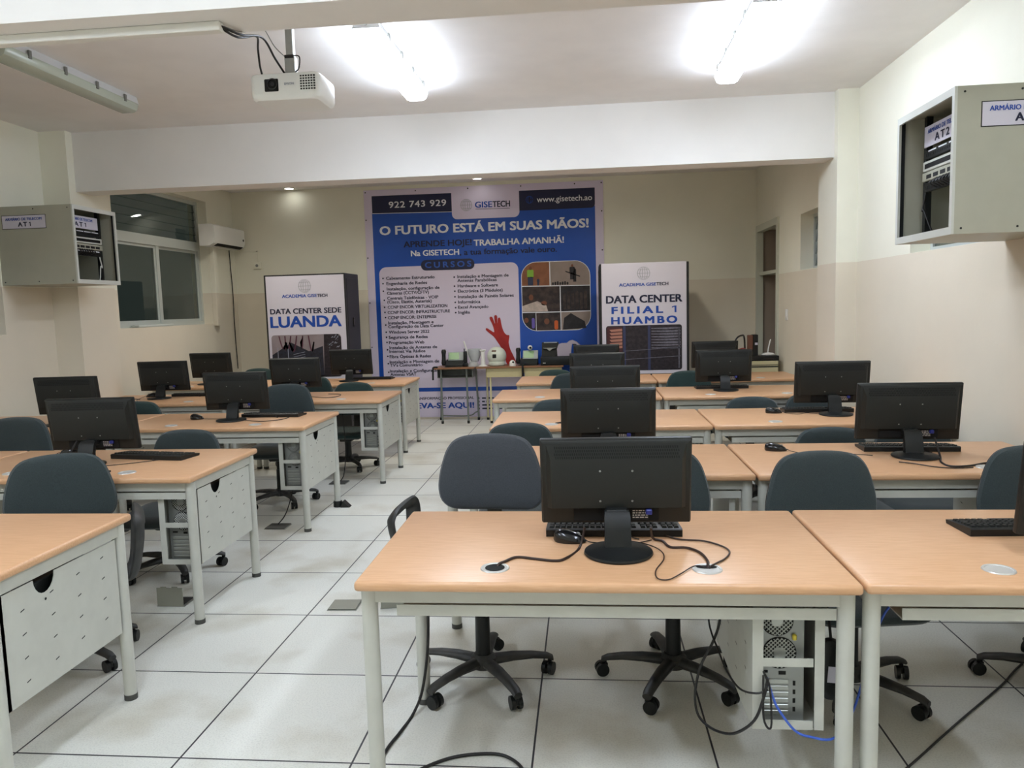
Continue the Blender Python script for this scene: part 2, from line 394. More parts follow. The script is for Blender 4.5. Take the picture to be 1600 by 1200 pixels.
# cable trunking under the near beam, plaster lump on the sill, pipe boxing beside the window
tag(MB().box(XL+0.002, -1.38, 2.930, 2.972, 2.590, 2.6245, 0.003, 1).build('cable_trunking', mat('trunking_white', (226, 224, 216), 0.4)), 'long white plastic cable trunking along the underside of the near ceiling beam', 'trunking')
tag(MB().box(XL+0.001, -4.69, 9.385, 9.47, 1.36, 2.60, 0.004, 1).build('pipe_boxing', M_WALL), 'narrow vertical cream pipe boxing between the left window and the air conditioner', 'trunking')
tag(MB().box(-4.86, -4.76, 7.75, 8.45, 1.386, 1.412, 0.01, 2).build('sill_strip', mat('sill_strip_grey', (196, 202, 198), 0.6)), 'loose pale strip lying on the sill of the left window', 'strip')

# ------------------------------------------------------------------ ceiling lights
def make_lamp(lit, label, loc, rz=0):
    t = thing('ceiling_light', label, 'ceiling light', loc, rz, 'twin tube ceiling lights')
    L2 = 0.66
    MB().prism([(-0.062, -0.001), (0.062, -0.001), (0.080, -0.058), (-0.080, -0.058)], -L2-0.004, L2+0.004, 'y').build('housing', M_LAMPB, t)
    pr2 = [(-0.082, -0.056), (0.082, -0.056), (0.086, -0.07), (0.07, -0.108), (0.045, -0.12), (-0.045, -0.12), (-0.07, -0.108), (-0.086, -0.07)]
    R = [[(x*k, y, -0.08+(z+0.08)*k) for x, z in pr2] for y, k in ((-L2, 0.86), (-L2+0.02, 1), (L2-0.02, 1), (L2, 0.86))]
    MB().rings(R).build('diffuser', {1: M_LIT, 2: M_LIT2, 0: M_UNLIT}[int(lit)], t)
    MB().cyl((0, -L2-0.016, -0.030), (0, -L2-0.002, -0.030), 0.013, n=12).build('cable_gland', M_CLIP, t)
    for s in (-1, 1):
        for k in range(4):
            y = -0.48+k*0.32
            MB().box(s*0.087-0.005, s*0.087+0.005, y-0.012, y+0.012, -0.078, -0.03).build('clip', M_CLIP, t)
    return t
lamp = make_lamp(True, 'lit tube ceiling light between the projector and the far beam', (-1.2, 5.03, ZC))
dup(lamp, 'lit tube ceiling light on the right, above the wall cabinet marked AT2', (1.02, 5.03, ZC), rz=-1)
make_lamp(False, 'unlit tube ceiling light with clear cover at the upper left', (-3.38, 4.93, ZC))
lamp2 = make_lamp(2, 'added unseen lit tube light at the far left of the entrance bay', (-3.38, 1.05, ZC))  # this left lamp is added to brighten the left wall and cabinet
dup(lamp2, 'lit tube ceiling light left of the entrance bay, out of the picture', (-1.2, 1.05, ZC))
dup(lamp2, 'lit tube ceiling light right of the entrance bay, out of the picture', (1.02, 1.05, ZC))
for x, y, lb in ((-1.33, 9.8, 'small round recessed downlight in the rear ceiling, above the banner logo'), (-3.86, 9.93, 'small round recessed downlight in the rear ceiling, above the black rack on the left'), (-3.6, 8.25, 'added unseen downlight behind the far beam, left'), (-1.5, 8.25, 'added unseen downlight behind the far beam, centre'), (0.5, 8.25, 'added unseen downlight behind the far beam, right')):  # the downlights behind the far beam are added to brighten the rear bay
    d = thing('downlight', lb, 'downlight', (x, y, ZC), 0, 'recessed downlights')
    MB().lathe([(0.05, -0.004), (0.062, -0.012), (0.068, -0.004), (0.068, -0.0005)]).build('trim_ring', M_WHT, d)
    MB().lathe([(0.049, -0.010), (0.049, -0.005)]).build('lens', M_DOWN, d)
    if y > 9: continue
    ld = bpy.data.lights.new('added_bulb', 'SPOT'); ld.energy = DOWN_W; ld.spot_size = radians(165); ld.spot_blend = 1.0; ld.shadow_soft_size = 0.12; ld.color = (1.0, 0.97, 0.88)
    lo = bpy.data.objects.new('added_bulb', ld); COL.objects.link(lo); lo.parent = d; lo.location = (0, 0, -0.02)

# ------------------------------------------------------------------ desks
def make_desk(hx, label, loc):
    """origin: floor under the centre of the top; the camera sees the side at -y; hx = centre of the computer holder"""
    t = thing('computer_desk', label, 'desk', loc, 0, 'beech topped computer desks')
    W2, D2, zt = 0.695, 0.375, 0.735
    MB().box(-W2, W2, -D2, D2, zt-0.030, zt, 0.011, 3).build('tabletop', M_WOOD, t)
    for gx in (-0.305, 0.305):
        MB().lathe([(0.001, zt+0.0015), (0.034, zt+0.0018), (0.035, zt+0.0032), (0.041, zt+0.0036), (0.043, zt+0.0003)], 24, Matrix.Translation((gx, -0.255, 0))).build('grommet', M_GROM, t)
    lx, ly = 0.665, 0.322
    f = MB()
    f.box(-lx, lx, -ly-0.012, -ly+0.012, 0.660, 0.704).box(-lx, lx, ly-0.012, ly+0.012, 0.660, 0.704)
    f.box(-lx-0.012, -lx+0.012, -ly, ly, 0.660, 0.704).box(lx-0.012, lx+0.012, -ly, ly, 0.660, 0.704)
    f.build('frame', M_FRAME, t)
    tr = MB(); tr.box(-0.585, 0.64, -ly-0.004, -ly+0.000, 0.618, 0.651).box(-0.585, 0.64, -ly+0.0, -ly+0.12, 0.618, 0.622).box(-0.585, 0.64, -ly+0.116, -ly+0.12, 0.622, 0.650)
    tr.build('cable_tray', M_FRAME, t)
    for sx in (-1, 1):
        for sy in (-1, 1):
            l = MB().cyl((sx*lx, sy*ly, 0.02), (sx*lx, sy*ly, 0.704), 0.0235, n=20).build('leg', M_FRAME, t)
            MB().cyl((sx*lx, sy*ly, 0.0), (sx*lx, sy*ly, 0.022), 0.0245, n=20).build('foot', M_FOOT, l)
    # computer holder
    a, b_ = hx-0.098, hx+0.098; y0, y1 = -0.295, 0.285; z0, z1 = 0.285, 0.655
    h = MB()
    ny = -0.10
    notch = [(ny-0.05*cos(pi*k/10), z1-0.058*sin(pi*k/10)) for k in range(11)]
    out = [(y0, z0), (y1, z0), (y1, z1)]+notch[::-1]+[(y0, z1)]
    h.prism(out, b_-0.003, b_, 'x').prism(out, a, a+0.003, 'x')
    h.box(a+0.003, b_-0.003, y0, y1, z0, z0+0.003)
    w = 0.030
    h.box(a, a+w, y0-0.004, y0, z0, z1).box(b_-w+0.004, b_, y0-0.004, y0, z0, z1)
    h.box(a+w, b_-w, y0-0.004, y0, z0, z0+0.026).box(a+w, b_-w, y0-0.004, y0, 0.470, 0.494).box(a+w, b_-w, y0-0.004, y0, z1-0.012, z1)
    h.box(b_-0.012, b_, y0-0.004, y0+0.01, z0, z1)
    s = h; h.cur = 1
    for k in range(4):
        for j in range(4):
            yy = -0.205+k*0.135+(0.0 if j % 2 else 0.0); zz = 0.34+j*0.078+k*0.012
            if zz > 0.60 and abs(yy-ny) < 0.08: continue
            for xx in (b_+0.0003, a-0.0003):
                s.add([(xx, yy-0.009, zz-0.001), (xx, yy+0.009, zz+0.003), (xx, yy+0.009, zz+0.007), (xx, yy-0.009, zz+0.003)], [(0, 1, 2, 3)])
    for xx in (b_+0.0004, a-0.0004): s.add([(xx, ny+0.005*cos(q*pi/4), 0.575+0.005*sin(q*pi/4)) for q in range(8)], [tuple(range(8))])
    ho = h.build('computer_holder', [M_FRAME, M_SLOT], t)
    MB().box(hx-0.085, hx-0.079, y1-0.01, y1+0.004, 0.40, 0.44).build('latch', M_STEEL, ho)
    return t
RL = ['front', 'second', 'third', 'fourth', 'rear']
DESK_R = [(0.03, 2.395), (0.04, 3.72), (0.08, 5.085), (-0.08, 6.56), (0.0, 7.86)]
DESK_L = [(-2.475, 2.375), (-2.565, 3.735), (-2.585, 5.25), (-2.435, 6.66), (-2.565, 8.05)]
d0 = make_desk(0.52, 'beech desk nearest the camera, with the large monitor and three cables on its top', (DESK_R[0][0], DESK_R[0][1], 0))
for i, (x, y) in enumerate(DESK_R):
    if i: dup(d0, f'beech desk at the aisle end of the {RL[i]} row, right block', (x, y, 0))
    yb = y-0.005 if i else y+0.008
    dup(d0, f'beech desk beside the right wall in the {RL[i]} row, right block', (x+1.40, yb, 0))
l0 = make_desk(0.578, 'beech desk cropped by the left picture edge, with a slotted white side panel, front row', (DESK_L[0][0], DESK_L[0][1], 0))
for i, (x, y) in enumerate(DESK_L):
    if i: dup(l0, f'beech desk at the aisle end of the {RL[i]} row, left block', (x, y, 0))
    dup(l0, f'beech desk nearest the left wall in the {RL[i]} row, left block', (x-1.397, y, 0))
gr = [c for c in children(d0) if c.name.startswith('grommet')]
for k, q in enumerate(gr):
    pts = [(gx_, gy_) for gx_, gy_ in ell(0, 0, 0.029, 0.029 if k == 0 else 0.013, 20)]
    cx = -0.305 if k == 0 else 0.305
    MB().prism([(cx+u, -0.255+w+(0.0 if k == 0 else 0.014)) for u, w in pts], 0.7372, 0.7380, 'z').build('cable_hole', M_HOLE, q)
# black rubber boot on one leg
bt = MB().lathe([(0.024, 0.0), (0.034, 0.001), (0.033, 0.045), (0.0250, 0.047)], 20, Matrix.Translation((DESK_L[2][0]+0.665, DESK_L[2][1]+0.322, 0.0)))
bt.prism([(-1.892, 0.0), (-1.82, 0.0), (-1.872, 0.05)], 5.54, 5.60, 'y')
tag(bt.build('leg_boot', M_BLK), 'black rubber boot with a wedge around a leg of the third-row left desk', 'boot')

# ------------------------------------------------------------------ computers in the holders
def make_pc(label, loc):
    t = thing('desktop_computer', label, 'computer', loc, 0, 'desktop computers in the desk holders')
    MB().box(-0.072, 0.072, 0.004, 0.40, 0, 0.345, 0.004, 1).build('case', M_BLK, t)
    MB().box(-0.070, 0.070, 0.0, 0.0042, 0.002, 0.343).build('rear_panel', M_PCB, t)
    g = MB()
    for cx, cz, R in ((-0.005, 0.300, 0.045), (0.002, 0.205, 0.047)):
        g.lathe([(R, 0.0), (R, 0.002)], 24, Matrix.Translation((cx, -0.0005, cz)) @ Matrix.Rotation(pi/2, 4, 'X'))
    g.build('fan_opening', M_HOLE, t)
    m = MB()
    for cx, cz, R in ((-0.005, 0.300, 0.045), (0.002, 0.205, 0.047)):
        for k in range(-6, 7):
            o = k*0.0085; h = sqrt(max(0, (R-0.003)**2-o*o))
            if h < 0.008: continue
            for sg in (1, -1):
                c, s_ = cos(radians(45*sg)), sin(radians(45*sg))
                p = [(o*c-sv*s_, o*s_+sv*c) for sv in (-h, h)]
                m.cyl((cx+p[0][0], -0.0035, cz+p[0][1]), (cx+p[1][0], -0.0035, cz+p[1][1]), 0.0016, n=6)
        m.lathe([(R*0.36, 0.0), (R*0.36, 0.002)], 20, Matrix.Translation((cx, -0.0032, cz)) @ Matrix.Rotation(pi/2, 4, 'X'))
    m.build('fan_grille', M_STEEL, t)
    s = MB()
    for k in range(6): s.box(-0.058, 0.028, -0.003, 0, 0.02+k*0.0185, 0.033+k*0.0185, 0.002, 1)
    s.build('expansion_slot_covers', M_STEEL, t)
    p = MB()
    for k in range(4): p.box(0.040, 0.047, -0.0015, 0, 0.03+k*0.026, 0.043+k*0.026)
    p.box(-0.055, -0.03, -0.0015, 0, 0.145, 0.152).box(0.0, 0.02, -0.0015, 0, 0.140, 0.150)
    p.build('sockets', M_HOLE, t)
    MB().box(0.036, 0.048, -0.012, 0, 0.245, 0.262, 0.003, 1).build('yellow_tag', mat('yellow_tag', (200, 180, 60), 0.5), t)
    return t
pc0 = make_pc('grey-backed desktop computer in the white holder under the nearest desk', (DESK_R[0][0]+0.503, DESK_R[0][1]-0.26, 0.2885))
for i in range(5):
    dup(pc0, f'grey-backed desktop computer in the holder under the {RL[i]}-row left aisle desk', (DESK_L[i][0]+0.578, DESK_L[i][1]-0.26, 0.2885))

# ------------------------------------------------------------------ monitors
def make_monitor(label, loc, rz=0):
    t = thing('computer_monitor', label, 'monitor', loc, rz, 'black desktop monitors')
    T = Matrix.Translation((0, 0.108, 0.202)) @ Matrix.Rotation(radians(8), 4, 'X')
    w, h = 0.2375, 0.141
    MB().box(-w, w, -0.002, 0.020, -h, h, 0.005, 2, T).build('front_bezel', M_BLK, t)
    MB().box(-w+0.02, w-0.02, 0.0195, 0.0212, -h+0.028, h-0.02, M=T).build('screen', M_SCR, t)
    # back shell, bulging towards -y with a sloping upper band and a recess along the bottom
    R = []
    def ring(x, zlo, zhi, y): return [T @ Vector(p) for p in ((-x, y, zlo), (x, y, zlo), (x, y, zhi), (-x, y, zhi))]
    R = [ring(w-0.002, -h+0.002, h-0.002, 0.0), ring(w-0.006, -h+0.004, h-0.006, -0.010), ring(w-0.016, -h+0.010, h-0.012, -0.0135), ring(w-0.020, -h+0.058, h-0.014, -0.0145), ring(w-0.034, -h+0.062, h-0.056, -0.034)]
    v = MB().rings(R); v.cur = 1
    for r in range(4):
        for k in range(56):
            x = -0.190+k*0.0069+(0.0034 if r % 2 else 0); f = (r+0.5)/4.3
            z = h-0.018-f*0.041; y = -0.0155-f*0.0185-0.0009
            v.add([(x-0.0022, y, z+0.0036), (x+0.0014, y, z+0.0036), (x+0.0022, y-0.0026, z-0.0036), (x-0.0014, y-0.0026, z-0.0036)], [(0, 1, 2, 3)], T)
    v.cur = 2; sc = v
    for x in (-0.05, 0.05):
        for z in (-0.055, 0.045): sc.lathe([(0.0035, 0), (0.003, 0.0015)], 10, T @ Matrix.Translation((x, -0.034, z)) @ Matrix.Rotation(pi/2, 4, 'X'))
    v.build('back_shell', [M_BLK2, M_HOLE, M_PCB], t)
    pr = MB().box(-0.135, 0.135, -0.0205, -0.013, -h+0.012, -h+0.058, 0.002, 1, T).build('port_recess', M_HOLE, t)
    st = MB().box(0.05, 0.102, -0.0212, -0.0206, -h+0.016, -h+0.054, M=T); st.cur = 1
    for r in range(4):
        x = 0.052
        while x < 0.098:
            q = random.uniform(0.004, 0.014); st.box(x, min(x+q, 0.1), -0.0216, -0.0209, -h+0.046-r*0.0075, -h+0.0495-r*0.0075, M=T); x += q+0.003
    st.build('sticker', [M_BLK, mat('sticker_print', (206, 196, 186), 0.5)], t)
    MB().box(0.092, 0.112, -0.036, -0.020, -h+0.038, -h+0.056, 0.003, 1, T).build('video_plug', mat('blue_plug', (36, 48, 128), 0.4), t)
    R = []
    for y, z, a, b_ in ((0.022, 0.012, 0.041, 0.018), (0.030, 0.06, 0.040, 0.015), (0.044, 0.104, 0.040, 0.012), (0.060, 0.118, 0.038, 0.012)):
        R.append([(-a, y-b_, z), (a, y-b_, z), (a, y+b_, z), (-a, y+b_, z)])
    MB().rings(R).box(-0.034, 0.034, 0.050, 0.105, 0.092, 0.122, 0.004, 1).build('neck', M_BLK, t)
    MB().lathe([(0.001, 0.0), (0.106, 0.0), (0.110, 0.004), (0.108, 0.010), (0.055, 0.0165), (0.001, 0.018)], 40, Matrix.Scale(0.955, 4, (1, 0, 0)) @ Matrix.Scale(0.955, 4, (0, 1, 0))).build('base', M_BLK, t)
    return t
ZT = 0.7352
MONS = [('R', 0, 0.09, 2.275, 1, 'large black monitor on the nearest desk, its back to the camera'),
        ('R', 0, 1.47, 2.145, 0, 'black monitor cut off by the right picture edge, front row'),
        ('R', 1, 0.108, 3.70, 0, 'black monitor on the second-row aisle desk, right block'),
        ('R', 1, 1.545, 3.70, -4, 'black monitor on the second-row desk beside the right wall'),
        ('R', 2, 0.13, 5.08, 0, 'black monitor on the third-row aisle desk, right block'),
        ('R', 2, 1.62, 5.08, -3, 'black monitor on the third-row desk beside the right wall'),
        ('R', 3, 0.10, 6.50, 0, 'black monitor on the fourth-row aisle desk, right block'),
        ('R', 3, 1.185, 6.56, 0, 'black monitor on the fourth-row desk beside the right wall'),
        ('R', 4, 0.115, 7.86, 0, 'black monitor on the rear-row aisle desk, right block'),
        ('R', 4, 1.35, 8.0, 0, 'black monitor on the rear-row desk by the niche'),
        ('L', 1, -2.61, 3.66, 4, 'black monitor on the second-row aisle desk, left block, beside a skewed keyboard'),
        ('L', 2, -2.55, 5.20, 2, 'black monitor on the third-row aisle desk, left block'),
        ('L', 2, -3.79, 5.10, 3, 'black monitor on the third-row desk nearest the left wall'),
        ('L', 3, -2.70, 6.74, 2, 'black monitor on the fourth-row aisle desk, left block'),
        ('L', 3, -3.96, 6.68, 3, 'black monitor on the fourth-row desk nearest the left wall'),
        ('L', 4, -2.58, 8.05, 0, 'black monitor on the rear-row aisle desk, left block, in front of the rack poster'),
        ('L', 4, -4.17, 8.0, 0, 'black monitor on the rear-row desk nearest the left wall')]
mon0 = None
for s, i, x, y, rz, lb in MONS:
    if mon0 is None: mon0 = make_monitor(lb, (x, y, ZT), rz)
    else: dup(mon0, lb, (x, y, ZT), rz)

# ------------------------------------------------------------------ keyboards and mice
def make_keyboard(label, loc, rz=0):
    t = thing('keyboard', label, 'keyboard', loc, rz, 'black keyboards')
    MB().prism([(-0.076, 0.0), (0.074, 0.0), (0.078, 0.012), (-0.07, 0.026), (-0.078, 0.022)], -0.222, 0.222, 'x').build('body', M_BLK, t)
    k = MB(); T = Matrix.Translation((0, 0, 0.0195)) @ Matrix.Rotation(radians(-5.4), 4, 'X')
    rows = [-0.062, -0.036, -0.017, 0.002, 0.021, 0.040]
    for r, y in enumerate(rows):
        x = -0.212
        while x < 0.208:
            w = 0.0165
            if r == 5 and -0.13 < x < -0.02: w = 0.11
            if r in (3, 4) and x < -0.205: w = 0.03
            if abs(x-0.072) < 0.008 or abs(x-0.139) < 0.008: x += 0.011; continue
            R = [[T @ Vector((x+a*w-(0 if not q else 0), y+b_*0.0155, z)) for a, b_ in ((0+q, 0+q), (1-q, 0+q), (1-q, 1-q), (0+q, 1-q))] for q, z in ((0.02, 0.0), (0.14, 0.0065))]
            k.rings(R); x += w+0.0028
    k.build('keycaps', M_BLK2, t)
    MB().tube([(0.05, -0.076, 0.012), (0.06, -0.095, 0.004), (0.08, -0.11, 0.003)], 0.002, 6).build('cord', M_CORD, t)
    return t
KB = [(0.082, 2.522, 0, 'black keyboard behind the large monitor on the nearest desk'),
      (1.415, 2.535, 2, 'black keyboard cut off by the right picture edge'),
      (1.585, 3.90, -3, 'black keyboard behind the second-row monitor beside the right wall'),
      (1.55, 5.27, -2, 'black keyboard behind the third-row monitor beside the right wall'),
      (1.18, 6.77, 0, 'black keyboard behind the fourth-row monitor beside the right wall'),
      (-2.345, 3.875, -9, 'black keyboard lying skewed on the second-row left aisle desk'),
      (-2.32, 5.42, -3, 'black keyboard on the third-row left aisle desk'),
      (-3.70, 6.90, 0, 'black keyboard on the fourth-row desk nearest the left wall'),
      (-2.36, 8.27, -3, 'black keyboard on the rear-row left aisle desk')]
kb0 = None
for x, y, rz, lb in KB:
    if kb0 is None: kb0 = make_keyboard(lb, (x, y, ZT), rz)
    else: dup(kb0, lb, (x, y, ZT), rz)
def make_mouse(label, loc, rz, cord):
    t = thing('computer_mouse', label, 'mouse', loc, rz, 'black computer mice')
    R = []
    for k, z in ((0.94, 0.0), (1.0, 0.006), (0.97, 0.016), (0.82, 0.027), (0.5, 0.035), (0.12, 0.038)):
        R.append([(0.031*k*cos(a)*(1-0.12*sin(a)), 0.055*k*sin(a)-0.006*(1-k), z-(0.010*sin(a) if z > 0.01 else 0)*k) for a in [2*pi*i/24 for i in range(24)]])
    MB().rings(R).build('shell', M_BLKG, t)
    MB().cyl((-0.003, 0.026, 0.024), (0.003, 0.026, 0.024), 0.009, n=12).build('scroll_wheel', M_PCB, t)
    MB().tube(cord, 0.0018, 6).build('cord', M_CORD, t)
    return t
# cords are given in the mouse's own frame
m0 = make_mouse('glossy black mouse left of the monitor neck on the nearest desk', (-0.06, 2.395, ZT), -105, [(0.0, 0.052, 0.010), (0.0, 0.066, 0.004), (-0.004, 0.104, 0.003), (-0.020, 0.193, 0.003), (-0.075, 0.25, 0.003)])
m1 = make_mouse('glossy black mouse on the second-row desk beside the right wall', (0.95, 3.89, ZT), -105, [(0.0, 0.052, 0.010), (0.02, 0.075, 0.003), (0.058, 0.13, 0.003), (0.048, 0.168, 0.003), (-0.003, 0.206, 0.003), (0.022, 0.265, 0.003), (0.048, 0.44, 0.003)])
dup(m1, 'small black mouse on the third-row desk beside the right wall', (1.255, 5.20, ZT), -100)
m2 = make_mouse('black mouse under the left end of the second-row left aisle monitor', (-2.93, 4.0, ZT), 110, [(0.0, 0.052, 0.010), (-0.02, 0.07, 0.004), (-0.131, 0.079, 0.003), (-0.292, 0.074, 0.003), (-0.375, 0.051, 0.003)])
dup(m0, 'black mouse left of the monitor on the third-row left aisle desk', (-2.86, 5.30, ZT), -100)
dup(m2, 'black mouse on the third-row desk nearest the left wall', (-4.08, 5.06, ZT), 110)
dup(m2, 'black mouse left of the monitor on the fourth-row desk nearest the left wall', (-4.14, 6.86, ZT), 110)
dup(m0, 'small black mouse right of the monitor on the rear-row desk nearest the left wall', (-3.9, 8.15, ZT), -100)

# ------------------------------------------------------------------ chairs
def make_chair(label, fab, seat_z, back_z, loc, rz, arms, group='swivel office chairs'):
    """origin: floor under the gas column; faces -y; back_z = top of the backrest"""
    t = thing('swivel_chair', label, 'chair', loc, rz, group)
    bz = back_z-0.165
    half = [(0.0, -0.165), (0.10, -0.166), (0.175, -0.158), (0.216, -0.125), (0.229, -0.075), (0.224, -0.015), (0.208, 0.05), (0.186, 0.105), (0.150, 0.143), (0.09, 0.160), (0.0, 0.165)]
    o2 = closed2(half+[(-x, z) for x, z in half[-2:0:-1]], 3)
    def pillow(sy, prof, yc):
        R = []
        for k, y in prof:
            R.append([(x*k, yc+y-0.55*x*x*k*k, bz+z*k-0.0) for x, z in o2])
        return R
    sg = 1.0
    MB().rings(pillow(1, [(0.02, -0.031), (0.30, -0.031), (0.62, -0.031), (0.85, -0.024), (0.96, -0.012), (1.0, 0.004), (0.985, 0.014)], 0.275)).build('backrest', fab, t)
    MB().rings(pillow(1, [(0.99, 0.012), (0.985, 0.022), (0.90, 0.034), (0.6, 0.042), (0.25, 0.042), (0.02, 0.042)], 0.275)).build('back_shell', M_CHR, t)
    MB().tube([(0, 0.06, seat_z-0.085), (0, 0.22, seat_z-0.085), (0, 0.315, seat_z-0.04), (0, 0.325, bz-0.03), (0, 0.318, bz+0.02)], (0.032, 0.006), 4, flat=(1, 0, 0)).build('back_bracket', M_CHR, t)
    so = rrect(-0.23, 0.23, -0.23, 0.21, 0.10, 6)
    R = [[(x*k, y*k-0.0, seat_z+z-(0.012*(max(0, -y-0.1)/0.13) if z > -0.05 else 0)) for x, y in so] for k, z in ((0.82, -0.072), (0.95, -0.066), (1.0, -0.042), (0.99, -0.02), (0.90, -0.005), (0.6, 0.0))]
    MB().rings(R).build('seat', fab, t)
    MB().box(-0.15, 0.15, -0.14, 0.14, seat_z-0.085, seat_z-0.070, 0.004, 1).box(-0.06, 0.06, -0.08, 0.08, seat_z-0.115, seat_z-0.084, 0.01, 2).build('seat_mechanism', M_CHR, t)
    for s in ((-1, 1) if arms else ()):
        pth = [(s*0.22, -0.06, seat_z-0.075), (s*0.275, -0.075, seat_z-0.06), (s*0.305, -0.10, seat_z+0.06), (s*0.315, -0.135, seat_z+0.165), (s*0.316, -0.115, seat_z+0.200), (s*0.316, -0.02, seat_z+0.208), (s*0.314, 0.09, seat_z+0.205), (s*0.312, 0.135, seat_z+0.180), (s*0.305, 0.12, seat_z+0.11), (s*0.290, 0.07, seat_z-0.02), (s*0.26, 0.055, seat_z-0.07), (s*0.21, 0.055, seat_z-0.075)]
        MB().tube(pth, (0.034, 0.013), 8, flat=(1, 0, 0)).build('armrest', M_CHR, t)
    MB().cyl((0, 0, 0.10), (0, 0, 0.27), 0.031, 0.029, 20).cyl((0, 0, 0.27), (0, 0, seat_z-0.10), 0.025, n=20).build('gas_column', M_BLK, t)
    MB().lathe([(0.030, 0.060), (0.050, 0.062), (0.052, 0.10), (0.036, 0.115), (0.030, 0.115)], 24).build('base_hub', M_CHR, t)
    for k in range(5):
        T = Matrix.Rotation(2*pi*k/5+0.35, 4, 'Z')
        R = []
        for x, z, hw, hh in ((0.040, 0.085, 0.026, 0.022), (0.12, 0.088, 0.026, 0.018), (0.20, 0.084, 0.023, 0.014), (0.262, 0.074, 0.021, 0.012), (0.285, 0.062, 0.018, 0.012)):
            R.append([(x, hw*cos(a)*1.0, z+hh*sin(a)) for a in [2*pi*i/12 for i in range(12)]])
        lg = MB().rings(R, T).build('base_leg', M_CHR, t)
        c = MB(); Q = T @ Matrix.Translation((0.272, 0, 0)) @ Matrix.Rotation(0.9+1.3*k, 4, 'Z')
        c.cyl((-0.012, -0.022, 0.026), (-0.012, -0.006, 0.026), 0.026, n=18, M=Q).cyl((-0.012, 0.006, 0.026), (-0.012, 0.022, 0.026), 0.026, n=18, M=Q)
        c.cyl((0, 0, 0.03), (0, 0, 0.066), 0.008, n=10, M=Q).box(-0.022, 0.012, -0.0065, 0.0065, 0.022, 0.050, 0.003, 1, Q)
        c.build('caster', M_BLK, lg)
    return t
G = 'swivel office chairs'
CH = {}
def chair(kind, x, y, rz, label, top, arms=False):
    """top picks the height of the chair; chairs of one height share their meshes"""
    k = round(top/0.04)*0.04
    if (kind, k, arms) not in CH:
        fab = {'b': M_FAB, 'g': M_FABG, 'd': M_FABD}[kind]
        CH[(kind, k, arms)] = make_chair(label, fab, max(0.38, k-0.46), k, (x, y, 0), rz, arms)
    else: dup(CH[(kind, k, arms)], label, (x, y, 0), rz)
chair('g', -0.43, 2.90, -4, 'charcoal swivel chair at the nearest desk, left of the large monitor', 0.96, True)
chair('b', 0.325, 2.93, 8, 'blue-grey swivel chair at the nearest desk, half hidden by the large monitor', 0.88)
chair('b', 0.975, 2.86, 8, 'blue-grey swivel chair in the front row, second from the right picture edge', 0.88)
chair('b', 1.785, 2.93, -6, 'blue-grey swivel chair cut off by the right picture edge', 0.88)
chair('b', -0.39, 4.24, 3, 'blue-grey swivel chair behind the second-row aisle desk, right block', 0.80)
chair('b', 1.40, 4.17, 3, 'blue-grey swivel chair left of the monitor behind the second-row desk by the right wall', 0.76)
chair('b', 1.87, 4.345, -8, 'blue-grey swivel chair mostly hidden by the second-row monitor beside the right wall', 0.76)
chair('b', -0.23, 5.68, 0, 'blue-grey swivel chair behind the third-row aisle desk, right block', 0.76)
chair('b', 1.26, 5.64, 0, 'blue-grey swivel chair left of the monitor behind the third-row desk by the right wall', 0.76)
chair('b', 1.77, 5.81, 4, 'blue-grey swivel chair behind the third-row monitor beside the right wall', 0.76)
chair('b', -0.13, 7.08, 0, 'blue-grey swivel chair behind the fourth-row aisle desk, right block', 0.84)
chair('d', 0.98, 7.09, 0, 'green-grey swivel chair behind the fourth-row desk beside the right wall', 0.84)
chair('d', -0.35, 8.48, 0, 'green-grey swivel chair behind the rear-row aisle desk, near the cream table', 0.76)
chair('b', -2.285, 3.0, 32, 'blue-grey swivel chair turned towards the aisle in the front row, left block', 0.88, True)
chair('b', -3.62, 4.23, 4, 'blue-grey swivel chair at the left picture edge behind the second row', 0.88)
chair('b', -2.44, 4.14, 3, 'blue-grey swivel chair behind the second-row left aisle desk', 0.80)
chair('d', -3.72, 5.68, 0, 'green-grey swivel chair behind the third-row desk nearest the left wall', 0.80)
chair('b', -2.42, 5.70, 4, 'tall-backed blue-grey swivel chair behind the third-row left aisle desk', 0.92)
chair('d', -2.28, 7.00, 0, 'green-grey swivel chair at the aisle end behind the fourth row, left block', 0.80)
chair('d', -2.84, 7.29, -10, 'green-grey swivel chair beside the fourth-row left aisle monitor', 0.84)
chair('d', -3.95, 8.58, 0, 'green-grey swivel chair behind the rear row near the black left rack', 0.84)
#__PART2__
# ------------------------------------------------------------------ banner on the back wall
YBN = YB-0.012
def P_at(y): return lambda u, w: (u, y, w)
bn = thing('wall_banner', 'large blue and white vinyl course banner hung on the back wall', 'banner', (0, 0, 0))
b = MB().box(-2.904, 0.268, YBN, YB-0.001, 0.03, 3.09); y1 = YBN-0.0015
b.cur = 1; text(b, 'TRANSFORMAÇÃO PROFISSIONAL', -2.351, -1.509, 0.272, 0.033, P_at(y1), 0.026)
b.cur = 2; text(b, 'INSCREVA-SE AQUI!', -2.66, -1.513, 0.153, 0.072, P_at(y1), 0.04)
b.cur = 1
for k in range(4):
    x = -1.40
    while x < -1.0:
        w = random.uniform(0.03, 0.09); flat(b, [(x, 0.27-k*0.047), (x+w, 0.27-k*0.047), (x+w, 0.29-k*0.047), (x, 0.29-k*0.047)], P_at(y1)); x += w+0.02
b.cur = 3
for k in range(4): flat(b, ell(-1.45, 0.28-k*0.047, 0.018, n=10), P_at(y1))
b.build('sheet', [M_VINYL, M_TXN, M_TXB, mat('print_dark_green', (40, 66, 60), 0.5)], bn)
b = MB()
flat(b, [(-2.80, 2.79), (-2.80, 0.385), (0.16, 0.375), (0.16, 2.77)], P_at(y1)); b.build('blue_field', M_BLUE, bn)
